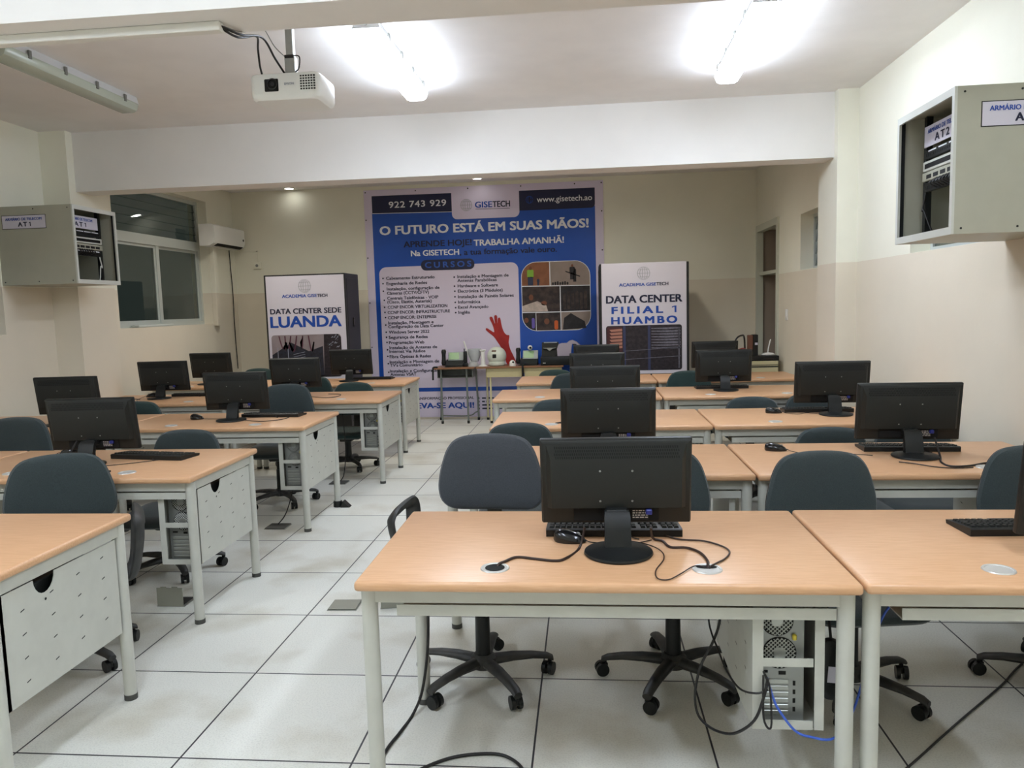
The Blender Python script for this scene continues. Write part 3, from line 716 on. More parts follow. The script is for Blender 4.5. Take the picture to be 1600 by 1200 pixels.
b = MB(); y2 = YBN-0.003
flat(b, [(-2.795, 3.012), (-2.795, 2.785), (-1.70, 2.765), (-1.70, 3.008)], P_at(y2))
b.cur = 1; text(b, '922 743 929', -2.564, -1.794, 2.849, 0.079, P_at(y2-0.0015), 0.02, 1.1)
flat(b, [(-2.795, 2.787), (-2.795, 2.780), (-1.70, 2.762), (-1.70, 2.768)], P_at(y2-0.0005))
b.build('phone_number_tab', [M_NAVY, M_TXW], bn)
b = MB(); flat(b, rrect(-0.84, 0.16, 2.745, 3.0, 0.05, 5, (0, 0, 0, 1)), P_at(y2))
b.cur = 1; text(b, 'www.gisetech.ao', -0.592, 0.123, 2.843, 0.072, P_at(y2-0.0015), 0.012)
b.cur = 2; gl = lambda cx, cz, r: [flat(b, [(cx+r*k*cos(a0), cz+r*sin(a0)) for a0 in [2*pi*i/20 for i in range(20)]]+[(cx+(r*k-0.006)*cos(a0), cz+(r-0.006)*sin(a0)) for a0 in [-2*pi*i/20 for i in range(20)]], P_at(y2-0.001)) for k in (1.0, 0.5)]
gl(-0.69, 2.88, 0.048)
b.build('web_address_tab', [M_NAVY, M_TXW, M_TXB], bn)
b = MB(); flat(b, rrect(-1.72, -0.825, 2.665, 3.03, 0.07, 6, (0, 0, 1, 1)), P_at(y2-0.001)); y3 = y2-0.003
def globe(b, cx, cz, r, P):
    for k in range(3):
        for s in (-1, 1):
            pts = [(cx+s*r*(0.25+0.35*k)*cos(radians(a)), cz+r*sin(radians(a))) for a in range(-75, 76, 15)]
            flat(b, pts+[(x-s*0.08*r, z) for x, z in pts[::-1]], P)
    for k in (-0.55, 0, 0.55):
        w = r*sqrt(1-k*k); flat(b, [(cx-w, cz+k*r-0.03*r), (cx+w, cz+k*r-0.03*r), (cx+w, cz+k*r+0.03*r), (cx-w, cz+k*r+0.03*r)], P)
b.cur = 1; globe(b, -1.525, 2.845, 0.08, P_at(y3))
b.cur = 2; text(b, 'GISE', -1.407, -1.184, 2.806, 0.074, P_at(y3), 0.025)
b.cur = 3; text(b, 'TECH', -1.174, -0.947, 2.805, 0.074, P_at(y3), 0.025); flat(b, [(-1.403, 2.784), (-0.949, 2.779), (-0.949, 2.784), (-1.403, 2.789)], P_at(y3))
b.build('logo_tab', [M_VINYL, M_TXG, M_TXB, M_TXN], bn)
b = MB(); text(b, 'O FUTURO ESTÁ EM SUAS MÃOS!', -2.70, 0.069, 2.499, 0.109, P_at(y2), 0.035); b.build('headline', M_TXW, bn)
b = MB(); text(b, 'APRENDE HOJE!', -2.386, -1.472, 2.325, 0.075, P_at(y2), 0.028)
b.cur = 1; text(b, 'TRABALHA AMANHÃ!', -1.44, -0.254, 2.312, 0.077, P_at(y2), 0.028)
text(b, 'Na GISETECH', -2.291, -1.645, 2.205, 0.071, P_at(y2), 0.028)
b.cur = 0; text(b, ', a tua formação vale ouro.', -1.632, -0.346, 2.198, 0.071, P_at(y2), 0.022); b.build('subheading', [M_TXN, M_TXW], bn)
b = MB(); flat(b, [(-2.738, 0.435)]+[(-2.643-0.095*cos(radians(q)), 1.975+0.095*sin(radians(q))) for q in range(0, 91, 15)]+[(-0.955+0.095*sin(radians(q)), 1.985+0.095*cos(radians(q))) for q in range(0, 91, 15)]+[(-0.86, 0.435)], P_at(y2))
LIST = [('Cabeamento Estruturado', -2.644, -1.986, 1.903), ('Engenharia de Redes', -2.643, -2.09, 1.832), ('Instalação, configuração de', -2.642, -1.924, 1.761), ('Câmeras (CCTV/CFTV)', -2.641, -2.071, 1.704),
 ('Centrais Telefônicas - VOIP', -2.641, -1.944, 1.636), ('(Cisco, Elastix, Asterisk)', -2.642, -2.037, 1.586), ('CCNP ENCOR: VIRTUALIZATION', -2.64, -1.827, 1.516), ('CCNP ENCOR: INFRASTRUCTURE', -2.644, -1.793, 1.445), ('CCNP ENCOR: ENTEPRISE', -2.642, -1.98, 1.375),
 ('Instalação, Montagem e', -2.644, -2.022, 1.305), ('Configuração de Data Center', -2.644, -1.887, 1.254), ('Windows Server 2022', -2.64, -2.084, 1.18), ('Segurança de Redes', -2.644, -2.11, 1.11), ('Programação Web', -2.645, -2.161, 1.038), ('Instalação de Antenas de', -2.641, -1.987, 0.97), ('Internet Via Rádios', -2.644, -2.151, 0.919),
 ('Fibra Ópticas & Redes', -2.645, -2.077, 0.848), ('Instalação e Montagem de', -2.646, -1.966, 0.776), ("TV's Comunitário", -2.641, -2.198, 0.73), ('Instalação e Configuração de', -2.649, -1.888, 0.652), ('Antenas VSAT', -2.645, -2.285, 0.605),
 ('Instalação e Montagem de', -1.677, -0.992, 1.895), ('Antenas Parabólicas', -1.677, -1.153, 1.842), ('Hardware e Software', -1.675, -1.138, 1.771), ('Electrónica (3 Módulos)', -1.675, -1.076, 1.703), ('Instalação de Painéis Solares', -1.676, -0.931, 1.629), ('Informática', -1.676, -1.38, 1.558), ('Excel Avançado', -1.679, -1.275, 1.49), ('Inglês', -1.679, -1.526, 1.421)]
b.cur = 1
for s_, a, c, z in LIST: text(b, s_, a, c, z, 0.039, P_at(y3), 0.022)
for x, z in [(-2.688, 1.922), (-2.691, 1.852), (-2.691, 1.752), (-2.684, 1.63), (-2.684, 1.536), (-2.682, 1.467), (-2.677, 1.398), (-2.679, 1.297), (-2.677, 1.2), (-2.676, 1.131), (-2.673, 1.062), (-2.67, 0.962), (-2.67, 0.873), (-2.668, 0.773), (-2.667, 0.656), (-1.72, 1.909), (-1.72, 1.79), (-1.718, 1.723), (-1.719, 1.649), (-1.717, 1.575), (-1.715, 1.504), (-1.716, 1.438)]:
    flat(b, ell(x, z, 0.011, n=10), P_at(y3))
b.build('course_list_panel', [M_VINYL, M_TXN], bn)
b = MB(); flat(b, rrect(-2.162, -1.442, 2.008, 2.148, 0.065, 6), P_at(y3-0.001)); b.cur = 1; text(b, 'CURSOS', -2.105, -1.486, 2.044, 0.073, P_at(y3-0.0025), 0.03, 1.45); b.build('title_pill', [M_NAVY, mat('pill_blue', (44, 92, 190), 0.5)], bn)
# photo collage (generic scenes)
b = MB(); cx0, cx1, cz0, cz1 = -0.826, 0.084, 1.164, 2.076; PC = P_at(y2)
mats = [M_TXW, mat('photo_brick', (150, 96, 66), 0.6, var=0.3, scale=9), mat('photo_pale_wall', (158, 142, 134), 0.6, var=0.15, scale=6), mat('photo_dark', (40, 32, 34), 0.6, rgb2=(74, 58, 54), scale=14), mat('photo_table', (206, 190, 180), 0.6, var=0.3, scale=16), mat('photo_black', (24, 22, 26), 0.6, rgb2=(44, 40, 46), scale=18), mat('photo_green', (140, 190, 66), 0.6), mat('photo_jeans', (44, 54, 84), 0.6), mat('photo_skin', (120, 74, 52), 0.6), mat('photo_orange', (206, 96, 40), 0.6), mat('photo_lilac', (108, 92, 178), 0.6)]
flat(b, rrect(cx0, cx1, cz0, cz1, 0.20, 8), PC)
def cell(k, pts, lay=1): b.cur = k; flat(b, pts, P_at(y2-0.0012*lay))
g = 0.008; r = 0.19
def arc(cx, cz, a0, a1, rr=r): return [(cx+rr*cos(radians(a0+(a1-a0)*i/8)), cz+rr*sin(radians(a0+(a1-a0)*i/8))) for i in range(9)]
cell(1, [(cx0+g, 1.765), (-0.452, 1.76), (-0.452, cz1-g)]+arc(cx0+g+r, cz1-g-r, 90, 180))
cell(2, [(-0.440, 1.76), (cx1-g, 1.755)]+arc(cx1-g-r, cz1-g-r, 0, 90)+[(-0.440, cz1-g)])
cell(3, [(cx0+g, 1.42), (-0.32, 1.417), (-0.32, 1.748), (cx0+g, 1.753)])
cell(5, [(-0.308, 1.417), (cx1-g, 1.42), (cx1-g, 1.743), (-0.308, 1.748)])
cell(5, [(-0.645, cz0+g), (-0.645, 1.408), (cx0+g, 1.408)]+arc(cx0+g+r, cz0+g+r, 180, 258)+[])
cell(3, [(-0.637, cz0+g), (-0.318, cz0+g), (-0.318, 1.405), (-0.637, 1.405)])
cell(2, [(-0.308, cz0+g)]+arc(cx1-g-r, cz0+g+r, -82, 0)+[(cx1-g, 1.408), (-0.308, 1.405)])
# figures inside the photographs
def person(x, z, h, top, legs, lay=2):
    cell(top, rrect(x-0.18*h, x+0.16*h, z+0.42*h, z+0.82*h, 0.06*h, 3), lay); cell(legs, [(x-0.15*h, z), (x+0.12*h, z), (x+0.13*h, z+0.45*h), (x-0.15*h, z+0.45*h)], lay); cell(8, ell(x, z+0.9*h, 0.075*h, 0.1*h, 12), lay)
person(-0.70, 1.768, 0.25, 6, 7); person(-0.60, 1.766, 0.10, 7, 7)
person(-0.15, 1.83, 0.20, 5, 5); cell(5, [(-0.14, 1.80), (-0.10, 1.80), (-0.10, 1.96), (-0.13, 1.98)], 2); cell(5, [(-0.24, 1.93), (-0.05, 1.86), (-0.05, 1.875), (-0.24, 1.945)], 2)
for k in range(7): cell(5, rrect(-0.42+k*0.032, -0.395+k*0.032, 1.764, 1.80+0.006*(k % 3), 0.010, 2), 2)
cell(4, [(cx0+g, 1.424), (-0.48, 1.424), (-0.50, 1.50), (-0.62, 1.56), (cx0+g, 1.50)], 2); cell(8, ell(-0.70, 1.61, 0.03, 0.04, 12), 2); cell(8, ell(-0.53, 1.53, 0.04, 0.03, 12), 2)
cell(3, [(-0.42, 1.43), (-0.36, 1.43), (-0.37, 1.74), (-0.42, 1.74)], 2)
for k in range(6): cell(3, rrect(-0.28+k*0.055, -0.24+k*0.055, 1.44, 1.66+0.02*(k % 2), 0.02, 3), 2)
cell(8, ell(-0.77, 1.31, 0.03, 0.035, 12), 2); cell(10, rrect(-0.70, -0.66, 1.20, 1.34, 0.02, 3), 2); cell(9, rrect(-0.40, -0.35, 1.18, 1.30, 0.02, 3), 2); cell(8, ell(-0.50, 1.29, 0.035, 0.04, 12), 2)
cell(5, [(-0.29, 1.175), (0.02, 1.19), (0.00, 1.28), (-0.10, 1.34), (-0.18, 1.39), (-0.27, 1.33)], 2)
b.build('photo_collage', mats, bn)
# raised red hand in the print
b = MB(); hand = [(-1.045, 0.735), (-1.07, 0.86), (-1.12, 0.96), (-1.17, 1.04), (-1.215, 1.105), (-1.285, 1.165), (-1.318, 1.20), (-1.305, 1.222), (-1.26, 1.195), (-1.205, 1.165), (-1.225, 1.26), (-1.262, 1.345), (-1.250, 1.372), (-1.222, 1.360), (-1.192, 1.275), (-1.200, 1.37), (-1.180, 1.392), (-1.160, 1.372), (-1.158, 1.28), (-1.150, 1.345), (-1.128, 1.356), (-1.116, 1.335), (-1.100, 1.24), (-1.075, 1.165), (-1.04, 1.125), (-1.008, 1.120), (-1.005, 1.09), (-1.015, 1.02), (-0.995, 0.93), (-0.96, 0.85), (-0.925, 0.735)]
flat(b, closed2(hand, 3), P_at(y3-0.001)); b.build('printed_red_hand', M_RED, bn)
b = MB()
for x in (-2.88, -2.2, -1.5, -0.8, -0.1, 0.245): b.sphere((x, YBN, 3.06), 0.009, n=8, m=6)
for z in (0.4, 1.0, 1.6, 2.2, 2.7):
    for x in (-2.885, 0.245): b.sphere((x, YBN, z), 0.009, n=8, m=6)
b.build('nail_heads', M_BLK, bn)

# ------------------------------------------------------------------ racks with posters
def make_rack(label, x0, x1, y0, y1, top, px0, px1, pz0, pz1):
    t = thing('server_rack', label, 'server rack', ((x0+x1)/2, y0, 0)); ox = (x0+x1)/2
    Q = Matrix.Translation((-ox, -y0, 0))
    f = MB(); c = 0.03
    f.box(x0, x1, y0+0.004, y1, 0.06, top, 0.006, 1, Q); f.build('cabinet', M_RACK, t)
    MB().box(x0+0.03, x1-0.03, y0+0.04, y1-0.03, 0.0, 0.06, M=Q).build('plinth', M_BLK, t)
    for sx in (x0, x1): MB().box(sx-0.004, sx+0.004, y0+0.06, y1-0.05, 0.12, top-0.06, 0.003, 1, Q).build('side_panel', M_RACK, t)
    MB().box(x1+0.004, x1+0.012, (y0+y1)/2-0.02, (y0+y1)/2+0.02, 1.30, 1.42, 0.003, 1, Q).build('side_latch', M_BLKG, t)
    p = MB().box(px0, px1, y0-0.002, y0+0.004, pz0, pz1, M=Q)
    return t, p, (lambda u, w: (u-ox, -0.0035, w)), (lambda u, w: (u-ox, -0.005, w)), (lambda u, w: (u-ox, -0.0065, w))
RK1, PO1, Pa, Pb, Pc = make_rack('black server rack with a DATA CENTER SEDE LUANDA poster on its front', -3.93, -2.905, 9.1, 9.66, 1.965, -3.905, -2.918, 0.66, 1.948)
b = PO1; b.cur = 3; globe(b, -3.413, 1.82, 0.083, Pa)
b.cur = 1; text(b, 'ACADEMIA GISE', -3.704, -3.265, 1.683, 0.037, Pa, 0.03); text(b, 'LUANDA', -3.868, -2.976, 1.321, 0.13, Pa, 0.035)
b.cur = 2; text(b, 'TECH', -3.259, -3.131, 1.682, 0.037, Pa, 0.03); text(b, 'DATA CENTER SEDE', -3.865, -2.967, 1.486, 0.062, Pa, 0.03)
PO1 = b.build('poster', [M_PAPER, M_TXB, M_TXN, M_TXG], RK1)
ph = [mat('photo_haze', (150, 138, 142), 0.5, var=0.2, scale=6), mat('photo_rack_navy', (34, 38, 54), 0.5, rgb2=(18, 20, 30), scale=30), mat('photo_rack_dark', (20, 16, 24), 0.5, rgb2=(48, 38, 46), scale=26), mat('photo_cable_maroon', (84, 40, 58), 0.5), mat('photo_light', (150, 154, 170), 0.5)]
b = MB(); flat(b, rrect(-3.872, -2.985, 0.70, 1.225, 0.04, 5), Pa)
b.cur = 1; flat(b, [(-3.872, 0.74), (-3.872, 0.98), (-3.62, 1.13), (-3.40, 1.02), (-3.22, 1.08), (-3.22, 0.70), (-3.832, 0.70)], Pb)
b.cur = 2; flat(b, [(-3.40, 0.70), (-3.22, 0.72), (-3.20, 1.225), (-3.025, 1.225), (-2.985, 1.185), (-2.985, 0.74), (-3.02, 0.70)], Pb)
b.cur = 3
for k in range(6):
    u = -3.78+k*0.075; pts = [(u+0.10*(i/8)*sin(2+k), 1.215-0.12*sin(pi*i/8)*(1+0.3*(k % 2))-0.01*i) for i in range(9)]
    flat(b, pts+[(x+0.016, z-0.004) for x, z in pts[::-1]], Pc)
b.cur = 4
for u in (-3.80, -3.67): flat(b, [(u, 0.74), (u+0.008, 0.74), (u+0.008, 1.08), (u, 1.06)], Pc)
for k in range(26):
    u = random.uniform(-3.17, -3.01); w = random.uniform(1.0, 1.20); flat(b, [(u, w), (u+random.uniform(0.01, 0.035), w+0.012), (u+0.02, w+0.02)], Pc)
for k in range(7): flat(b, [(-3.60, 0.80+k*0.03), (-3.45, 0.83+k*0.03), (-3.45, 0.835+k*0.03), (-3.60, 0.805+k*0.03)], Pc)
b.build('printed_photo', ph, PO1)
RK2, PO2, Pa, Pb, Pc = make_rack('black server rack with a DATA CENTER FILIAL 1 HUAMBO poster beside the banner', 0.182, 1.222, 9.1, 9.66, 1.965, 0.205, 1.192, 0.66, 1.968)
b = PO2; b.cur = 3; globe(b, 0.698, 1.843, 0.078, Pa)
b.cur = 1; text(b, 'ACADEMIA GISE', 0.412, 0.84, 1.696, 0.035, Pa, 0.03); text(b, 'FILIAL', 0.323, 0.915, 1.378, 0.078, Pa, 0.045, 1.35); digit_one(b, 1.022, 1.075, 1.378, 0.078, Pa); text(b, 'HUAMBO', 0.318, 1.078, 1.256, 0.08, Pa, 0.045, 1.3)
b.cur = 2; text(b, 'TECH', 0.846, 0.983, 1.698, 0.035, Pa, 0.03); text(b, 'DATA CENTER', 0.259, 1.139, 1.502, 0.085, Pa, 0.035)
PO2 = b.build('poster', [M_PAPER, M_TXB, M_TXN, M_TXG], RK2)
b = MB(); flat(b, rrect(0.25, 1.137, 0.70, 1.235, 0.03, 5), Pa)
b.cur = 1
for u in (0.45, 0.74): flat(b, [(u, 0.70), (u+0.03, 0.70), (u+0.03, 1.23), (u, 1.23)], Pb)
b.cur = 2; flat(b, [(0.26, 0.72), (0.44, 0.72), (0.44, 1.22), (0.26, 1.22)], Pb)
b.cur = 3
for k in range(6): flat(b, [(0.29, 1.19-k*0.04), (0.44, 1.20-k*0.04), (0.44, 1.17-k*0.04), (0.31, 1.165-k*0.04)], Pc)
b.cur = 4
for k in range(8):
    z = 1.20-k*0.033; flat(b, [(0.78, z), (1.12, z+0.004), (1.12, z-0.012-0.004*(k % 3)), (0.95, z-0.02), (0.78, z-0.010)], Pc)
for z in (0.93, 0.83): flat(b, [(0.46, z), (1.12, z+0.03), (1.12, z+0.037), (0.46, z+0.006)], Pc)
flat(b, [(1.095, 0.72), (1.11, 0.72), (1.11, 1.2), (1.095, 1.2)], Pc)
b.build('printed_photo', [ph[2], mat('photo_steel_blue', (50, 56, 92), 0.5), mat('photo_maroon', (70, 30, 34), 0.5), mat('photo_copper', (176, 122, 104), 0.5), mat('photo_cable_grey', (118, 116, 130), 0.5, var=0.4, scale=40)], PO2)

# ------------------------------------------------------------------ wall cabinets
def make_cabinet(label, s, num, xf, xw, y0, y1, z0, z1):
    """s=+1: on the left wall opening to +x; s=-1: on the right wall opening to -x"""
    t = thing('wall_cabinet', label, 'wall cabinet', (xw, y0, z0), 0, 'open wall mounted telecom cabinets')
    D = abs(xf-xw); Wd = y1-y0; H = z1-z0
    X = lambda d: s*d                     # distance from the wall
    def bx(b_, d0, d1, ya, yb, za, zb, bev=0.0): a, c = sorted((X(d0), X(d1))); b_.box(a, c, ya, yb, za, zb, bev, 1)
    c = MB(); w = 0.004
    bx(c, 0.001, D, 0, w, 0, H); bx(c, 0.001, D, Wd-w, Wd, 0, H); bx(c, 0.001, D, w, Wd-w, 0, w); bx(c, 0.001, D, w, Wd-w, H-w, H); bx(c, 0.001, 0.005, w, Wd-w, w, H-w)
    c.build('body', M_CAB, t)
    f = MB(); e = 0.034
    bx(f, D, D+0.012, 0, e*0.7, 0, H); bx(f, D, D+0.012, Wd-e*0.7, Wd, 0, H); bx(f, D, D+0.012, e*0.7, Wd-e*0.7, 0, e); bx(f, D, D+0.012, e*0.7, Wd-e*0.7, H-e, H)
    f.build('front_frame', M_CABL, t)
    for ya in (0.055, Wd-0.085):
        r = MB(); bx(r, D-0.13, D-0.10, ya, ya+0.03, 0.01, H-0.01); r.build('mounting_rail', M_BLK, t)
    r = MB(); bx(r, D-0.022, D-0.0005, Wd-0.016, Wd-0.0045, 0.005, H-0.005); bx(r, D-0.022, D-0.0005, 0.016, Wd-0.016, H-0.018, H-0.0045); r.build('dark_gap_strip', M_BLK, t)  # black strips stand in for the dark gap inside the frame
    def PF(d): return (lambda u, w_: (X(d), (u if s > 0 else Wd-u), w_))      # reads left to right for a viewer in the room
    def tx(b_, a, c, z_, cap, P):
        if num[-1] == '1': text(b_, 'AT', a, a+(c-a)*0.70, z_, cap, P, 0.035, 1.35); digit_one(b_, a+(c-a)*0.86, c, z_, cap, P, 0.5)
        else: text(b_, num, a, c, z_, cap, P, 0.035, 1.35)
    # sign on the cabinet front inside, top of the rails
    sg = MB(); bx(sg, D-0.10, D-0.095, 0.07, Wd-0.10 if s > 0 else Wd-0.07, H-0.165, H-0.062) if s > 0 else bx(sg, D-0.10, D-0.095, 0.10, Wd-0.07, H-0.165, H-0.062)
    sg.cur = 1; text(sg, 'ARMÁRIO DE TELECOM', 0.11, Wd-0.17, H-0.100, 0.021, PF(D-0.094), 0.02)
    sg.cur = 2; tx(sg, Wd/2-0.12, Wd/2+0.03, H-0.150, 0.036, PF(D-0.094))
    sg.build('inside_sign', [M_PAPER, M_TXB, M_TXN], t)
    def patch(name, z, h, m0, light):
        q = MB(); bx(q, D-0.115, D-0.097, 0.06, Wd-0.06, z, z+h, 0.002); q.cur = 1
        for k in range(24):
            ya = 0.085+k*(Wd-0.17)/24; bx(q, D-0.0972, D-0.0962, ya, ya+0.011, z+0.012, z+h*0.6)
        q.cur = 2
        if light:
            for k in range(4): ya = 0.09+k*(Wd-0.18)/4; bx(q, D-0.0972, D-0.096, ya, ya+0.085, z+h*0.78, z+h*0.92)
        q.build(name, [m0, M_HOLE, M_TXW], t)
    patch('patch_panel', H-0.225, 0.044, M_BLK, True)
    sw = MB(); bx(sw, D-0.24, D-0.096, 0.055, Wd-0.055, H-0.285, H-0.235, 0.003); sw.cur = 1; bx(sw, D-0.0962, D-0.0950, 0.09, Wd-0.08, H-0.272, H-0.248)
    sw.build('network_switch', [M_CABL, M_HOLE], t)
    sw = MB(); bx(sw, D-0.24, D-0.094, 0.055, Wd-0.055, H-0.335, H-0.29, 0.003); sw.cur = 1
    for k in range(6): ya = 0.085+k*(Wd-0.17)/6; bx(sw, D-0.0942, D-0.0932, ya, ya+0.055, H-0.325, H-0.305)
    sw.build('network_switch', [M_CAB, M_SLOT], t)
    patch('patch_panel', H-0.39, 0.048, M_BLK, s > 0)
    cb_ = MB()
    for k in range(7): ya = Wd*0.30+k*Wd*0.055; cb_.tube([(X(D-0.094), ya, H-0.335), (X(D-0.06), ya+0.005, H-0.36), (X(D-0.094), ya, H-0.385)], 0.004, 6)
    cb_.build('patch_leads', M_CORD, t)
    yy = Wd-0.10 if s > 0 else Wd-0.09
    MB().tube([(X(D-0.10), yy, H-0.39), (X(D-0.09), yy+0.01, H-0.48), (X(D-0.09), yy-0.01, H*0.25), (X(D-0.12), yy-0.07 if s < 0 else yy, 0.03), (X(D-0.2), yy-0.1 if s < 0 else yy, 0.012)], 0.005, 6).build('cable', M_CORD if s < 0 else M_WHT, t)
    # label plate on the side that faces the entrance
    a, c = (0.05, 0.425)
    PS = lambda u, w_: (u, -0.0035, w_)
    xa, xb = (X(a)+0.0, X(c)) if s > 0 else (X(D-0.105), X(D-0.480))
    za, zb = H-0.178, H-0.075
    lp = MB(); lp.cur = 1; lp.box(min(xa, xb)-0.004, max(xa, xb)+0.004, -0.0015, 0, za-0.004, zb+0.004); lp.cur = 0; lp.box(min(xa, xb), max(xa, xb), -0.0025, 0, za, zb)
    lo = min(xa, xb); wd = abs(xb-xa)
    lp.cur = 2; text(lp, 'ARMÁRIO DE TELECOM', lo+0.03, lo+wd-0.03, za+0.064, 0.021, PS, 0.022)
    lp.cur = 3; tx(lp, lo+wd*0.37, lo+wd*0.66, za+0.016, 0.034, PS)
    lp.build('side_sign', [M_PAPER, M_BLK, M_TXB, M_TXN], t)
    sc_ = MB()
    for d in (0.03, D/2, D-0.03):
        for z in (0.025, H-0.025): sc_.cyl((X(d), -0.002, z), (X(d), 0, z), 0.005, n=8)
    sc_.build('screws', M_BLK, t)
    return t
make_cabinet('beige open-front wall cabinet marked AT1 on the left wall beside the window', 1, 'AT1', -4.10, XL, 5.855, 6.425, 1.785, 2.418)
make_cabinet('beige open-front wall cabinet marked AT2 on the right wall, cut by the picture edge', -1, 'AT2', 1.66, XR, 3.64, 4.26, 1.765, 2.410)

# ------------------------------------------------------------------ projector
pj = thing('projector', 'white projector hanging upside down from a steel ceiling pole', 'projector', (-1.36, 3.5, 2.50))
bd = rrect(-0.165, 0.168, 0.0, 0.25, 0.035, 6)
b = MB(); b.rings([[(x*k+0.0, 0.125+(y-0.125)*k, z) for x, y in bd] for k, z in ((0.90, -0.022), (0.97, -0.012), (1.0, 0.006), (1.0, 0.084), (0.97, 0.094))])
b.build('housing', M_WHT, pj)
b = MB().box(-0.092, -0.022, -0.002, 0.01, 0.012, 0.072, 0.006, 2); b.build('lens_recess', M_HOLE, pj)
b = MB(); T = Matrix.Translation((-0.052, -0.001, 0.046)) @ Matrix.Rotation(pi/2, 4, 'X')
b.lathe([(0.026, -0.002), (0.026, 0.004), (0.020, 0.005), (0.018, 0.0), (0.001, 0.002)], 24, T); b.build('lens', M_BLKG, pj)
b = MB()
for i in range(6):
    for k in range(6):
        x = 0.080+k*0.0125; z = 0.016+i*0.0115
        b.box(x, x+0.0082, -0.0012, 0.002, z, z+0.0065)
b.build('exhaust_grille', M_SLOT, pj)
b = MB(); text(b, 'EPSON', 0.005, 0.050, 0.040, 0.0095, lambda u, w: (u, -0.0012, w), 0.03); b.build('lettering', M_TXG, pj)
b = MB().box(-0.125, -0.095, 0.02, 0.05, 0.093, 0.097).box(-0.035, -0.01, 0.02, 0.04, 0.093, 0.097); b.build('input_sockets', M_BLK, pj)
b = MB()
for sx in (-1, 1):
    b.tube([(0.0, 0.10, 0.118), (sx*0.07, 0.09, 0.108), (sx*0.125, 0.07, 0.104), (sx*0.130, 0.06, 0.092)], (0.012, 0.003), 4, flat=(0, 1, 0))
    b.tube([(0.0, 0.12, 0.118), (sx*0.06, 0.16, 0.108), (sx*0.11, 0.2, 0.104), (sx*0.115, 0.21, 0.092)], (0.003, 0.012), 4)
b.box(-0.024, 0.024, 0.09, 0.135, 0.110, 0.20, 0.003, 1); b.build('mount_bracket', M_STEEL, pj)
b = MB().box(-0.017, 0.017, 0.098, 0.128, 0.19, ZC-2.50-0.004).box(-0.05, 0.05, 0.06, 0.16, ZC-2.50-0.006, ZC-2.50-0.0005); b.build('ceiling_pole', M_STEEL, pj)
b = MB().tube([(0.02, 0.095, 0.20), (0.05, 0.09, 0.19), (0.045, 0.09, 0.14), (0.02, 0.10, 0.125)], 0.003, 6).cyl((-0.02, 0.09, 0.195), (0.022, 0.09, 0.195), 0.008, n=10); b.build('tied_cable', M_CORD, pj)
def cord(label, pts, r=0.004, m=M_CORD, cat='cable', name='cable', group=None): return tag(MB().tube(pts, r, 8).build(name, m), label, cat, group)
cord('thick black cable from the trunking end down to the left end of the projector', [(-1.385, 2.955, 2.604), (-1.36, 3.05, 2.60), (-1.39, 3.30, 2.69), (-1.45, 3.45, 2.69), (-1.475, 3.52, 2.64), (-1.472, 3.535, 2.598)], 0.0048)
cord('thick black cable from the trunking end to the projector pole', [(-1.385, 2.948, 2.610), (-1.35, 3.05, 2.61), (-1.385, 3.35, 2.70), (-1.40, 3.52, 2.665), (-1.386, 3.59, 2.62)], 0.0048)
cord('thin grey wire from the trunking end to the projector pole', [(-1.385, 2.962, 2.615), (-1.35, 3.08, 2.63), (-1.40, 3.38, 2.76), (-1.40, 3.52, 2.72), (-1.38, 3.592, 2.695)], 0.0022, M_PCB, name='wire')

# ------------------------------------------------------------------ air conditioner, socket
ac = thing('air_conditioner', 'white split air conditioner high on the left wall near the rear corner', 'air conditioner', (XL, 9.15, 2.36))
pr = [(0.001, 0.0), (0.13, 0.0), (0.185, 0.03), (0.205, 0.08), (0.20, 0.25), (0.17, 0.265), (0.001, 0.265)]
MB().prism(pr, 0.0, 0.85, 'y').build('housing', M_WHT, ac)
MB().prism([(0.115, -0.0015), (0.15, 0.006), (0.188, 0.032), (0.180, 0.036), (0.12, 0.004)], 0.10, 0.82, 'y').build('air_outlet', M_HOLE, ac)
MB().box(0.138, 0.182, 0.13, 0.80, 0.004, 0.008, M=Matrix.Translation((0.02, 0, 0.004)) @ Matrix.Rotation(radians(-25), 4, 'Y')).build('louvre_flap', M_WHT, ac)
MB().lathe([(0.016, 0), (0.016, 0.003)], 16, Matrix.Translation((0.204, 0.80, 0.12)) @ Matrix.Rotation(pi/2, 4, 'Y')).build('badge', M_BLK, ac)
cord('thin black cable hanging down the left wall below the air conditioner', [(-4.744, 9.93, 2.355), (-4.742, 9.94, 2.1), (-4.738, 9.95, 1.8), (-4.742, 9.95, 1.3), (-4.738, 9.96, 0.76)], 0.006)
so = thing('wall_socket', 'small white wall socket fed by a thin conduit on the rear wall', 'socket', (-4.43, YB, 2.15))
MB().box(-0.055, 0.055, -0.03, 0, -0.045, 0.045, 0.006, 2).build('plate', M_WALL, so)
MB().lathe([(0.02, 0), (0.02, 0.002)], 16, Matrix.Translation((0, -0.03, 0)) @ Matrix.Rotation(pi/2, 4, 'X')).build('outlet', M_PCB, so)
MB().box(-0.008, 0.008, -0.012, 0, 0.045, 0.20).box(-0.30, 0.008, -0.012, 0, 0.188, 0.204).build('conduit', M_WALL, so)
ls = thing('light_switch', 'small white light switch on the right wall beside the niche', 'switch', (XR, 8.56, 1.325))
MB().box(-0.012, 0, -0.04, 0.04, -0.06, 0.06, 0.004, 2).build('plate', M_WHT, ls); MB().box(-0.017, -0.011, -0.02, 0.02, -0.03, 0.03, 0.003, 1).build('rocker', M_WHT, ls)

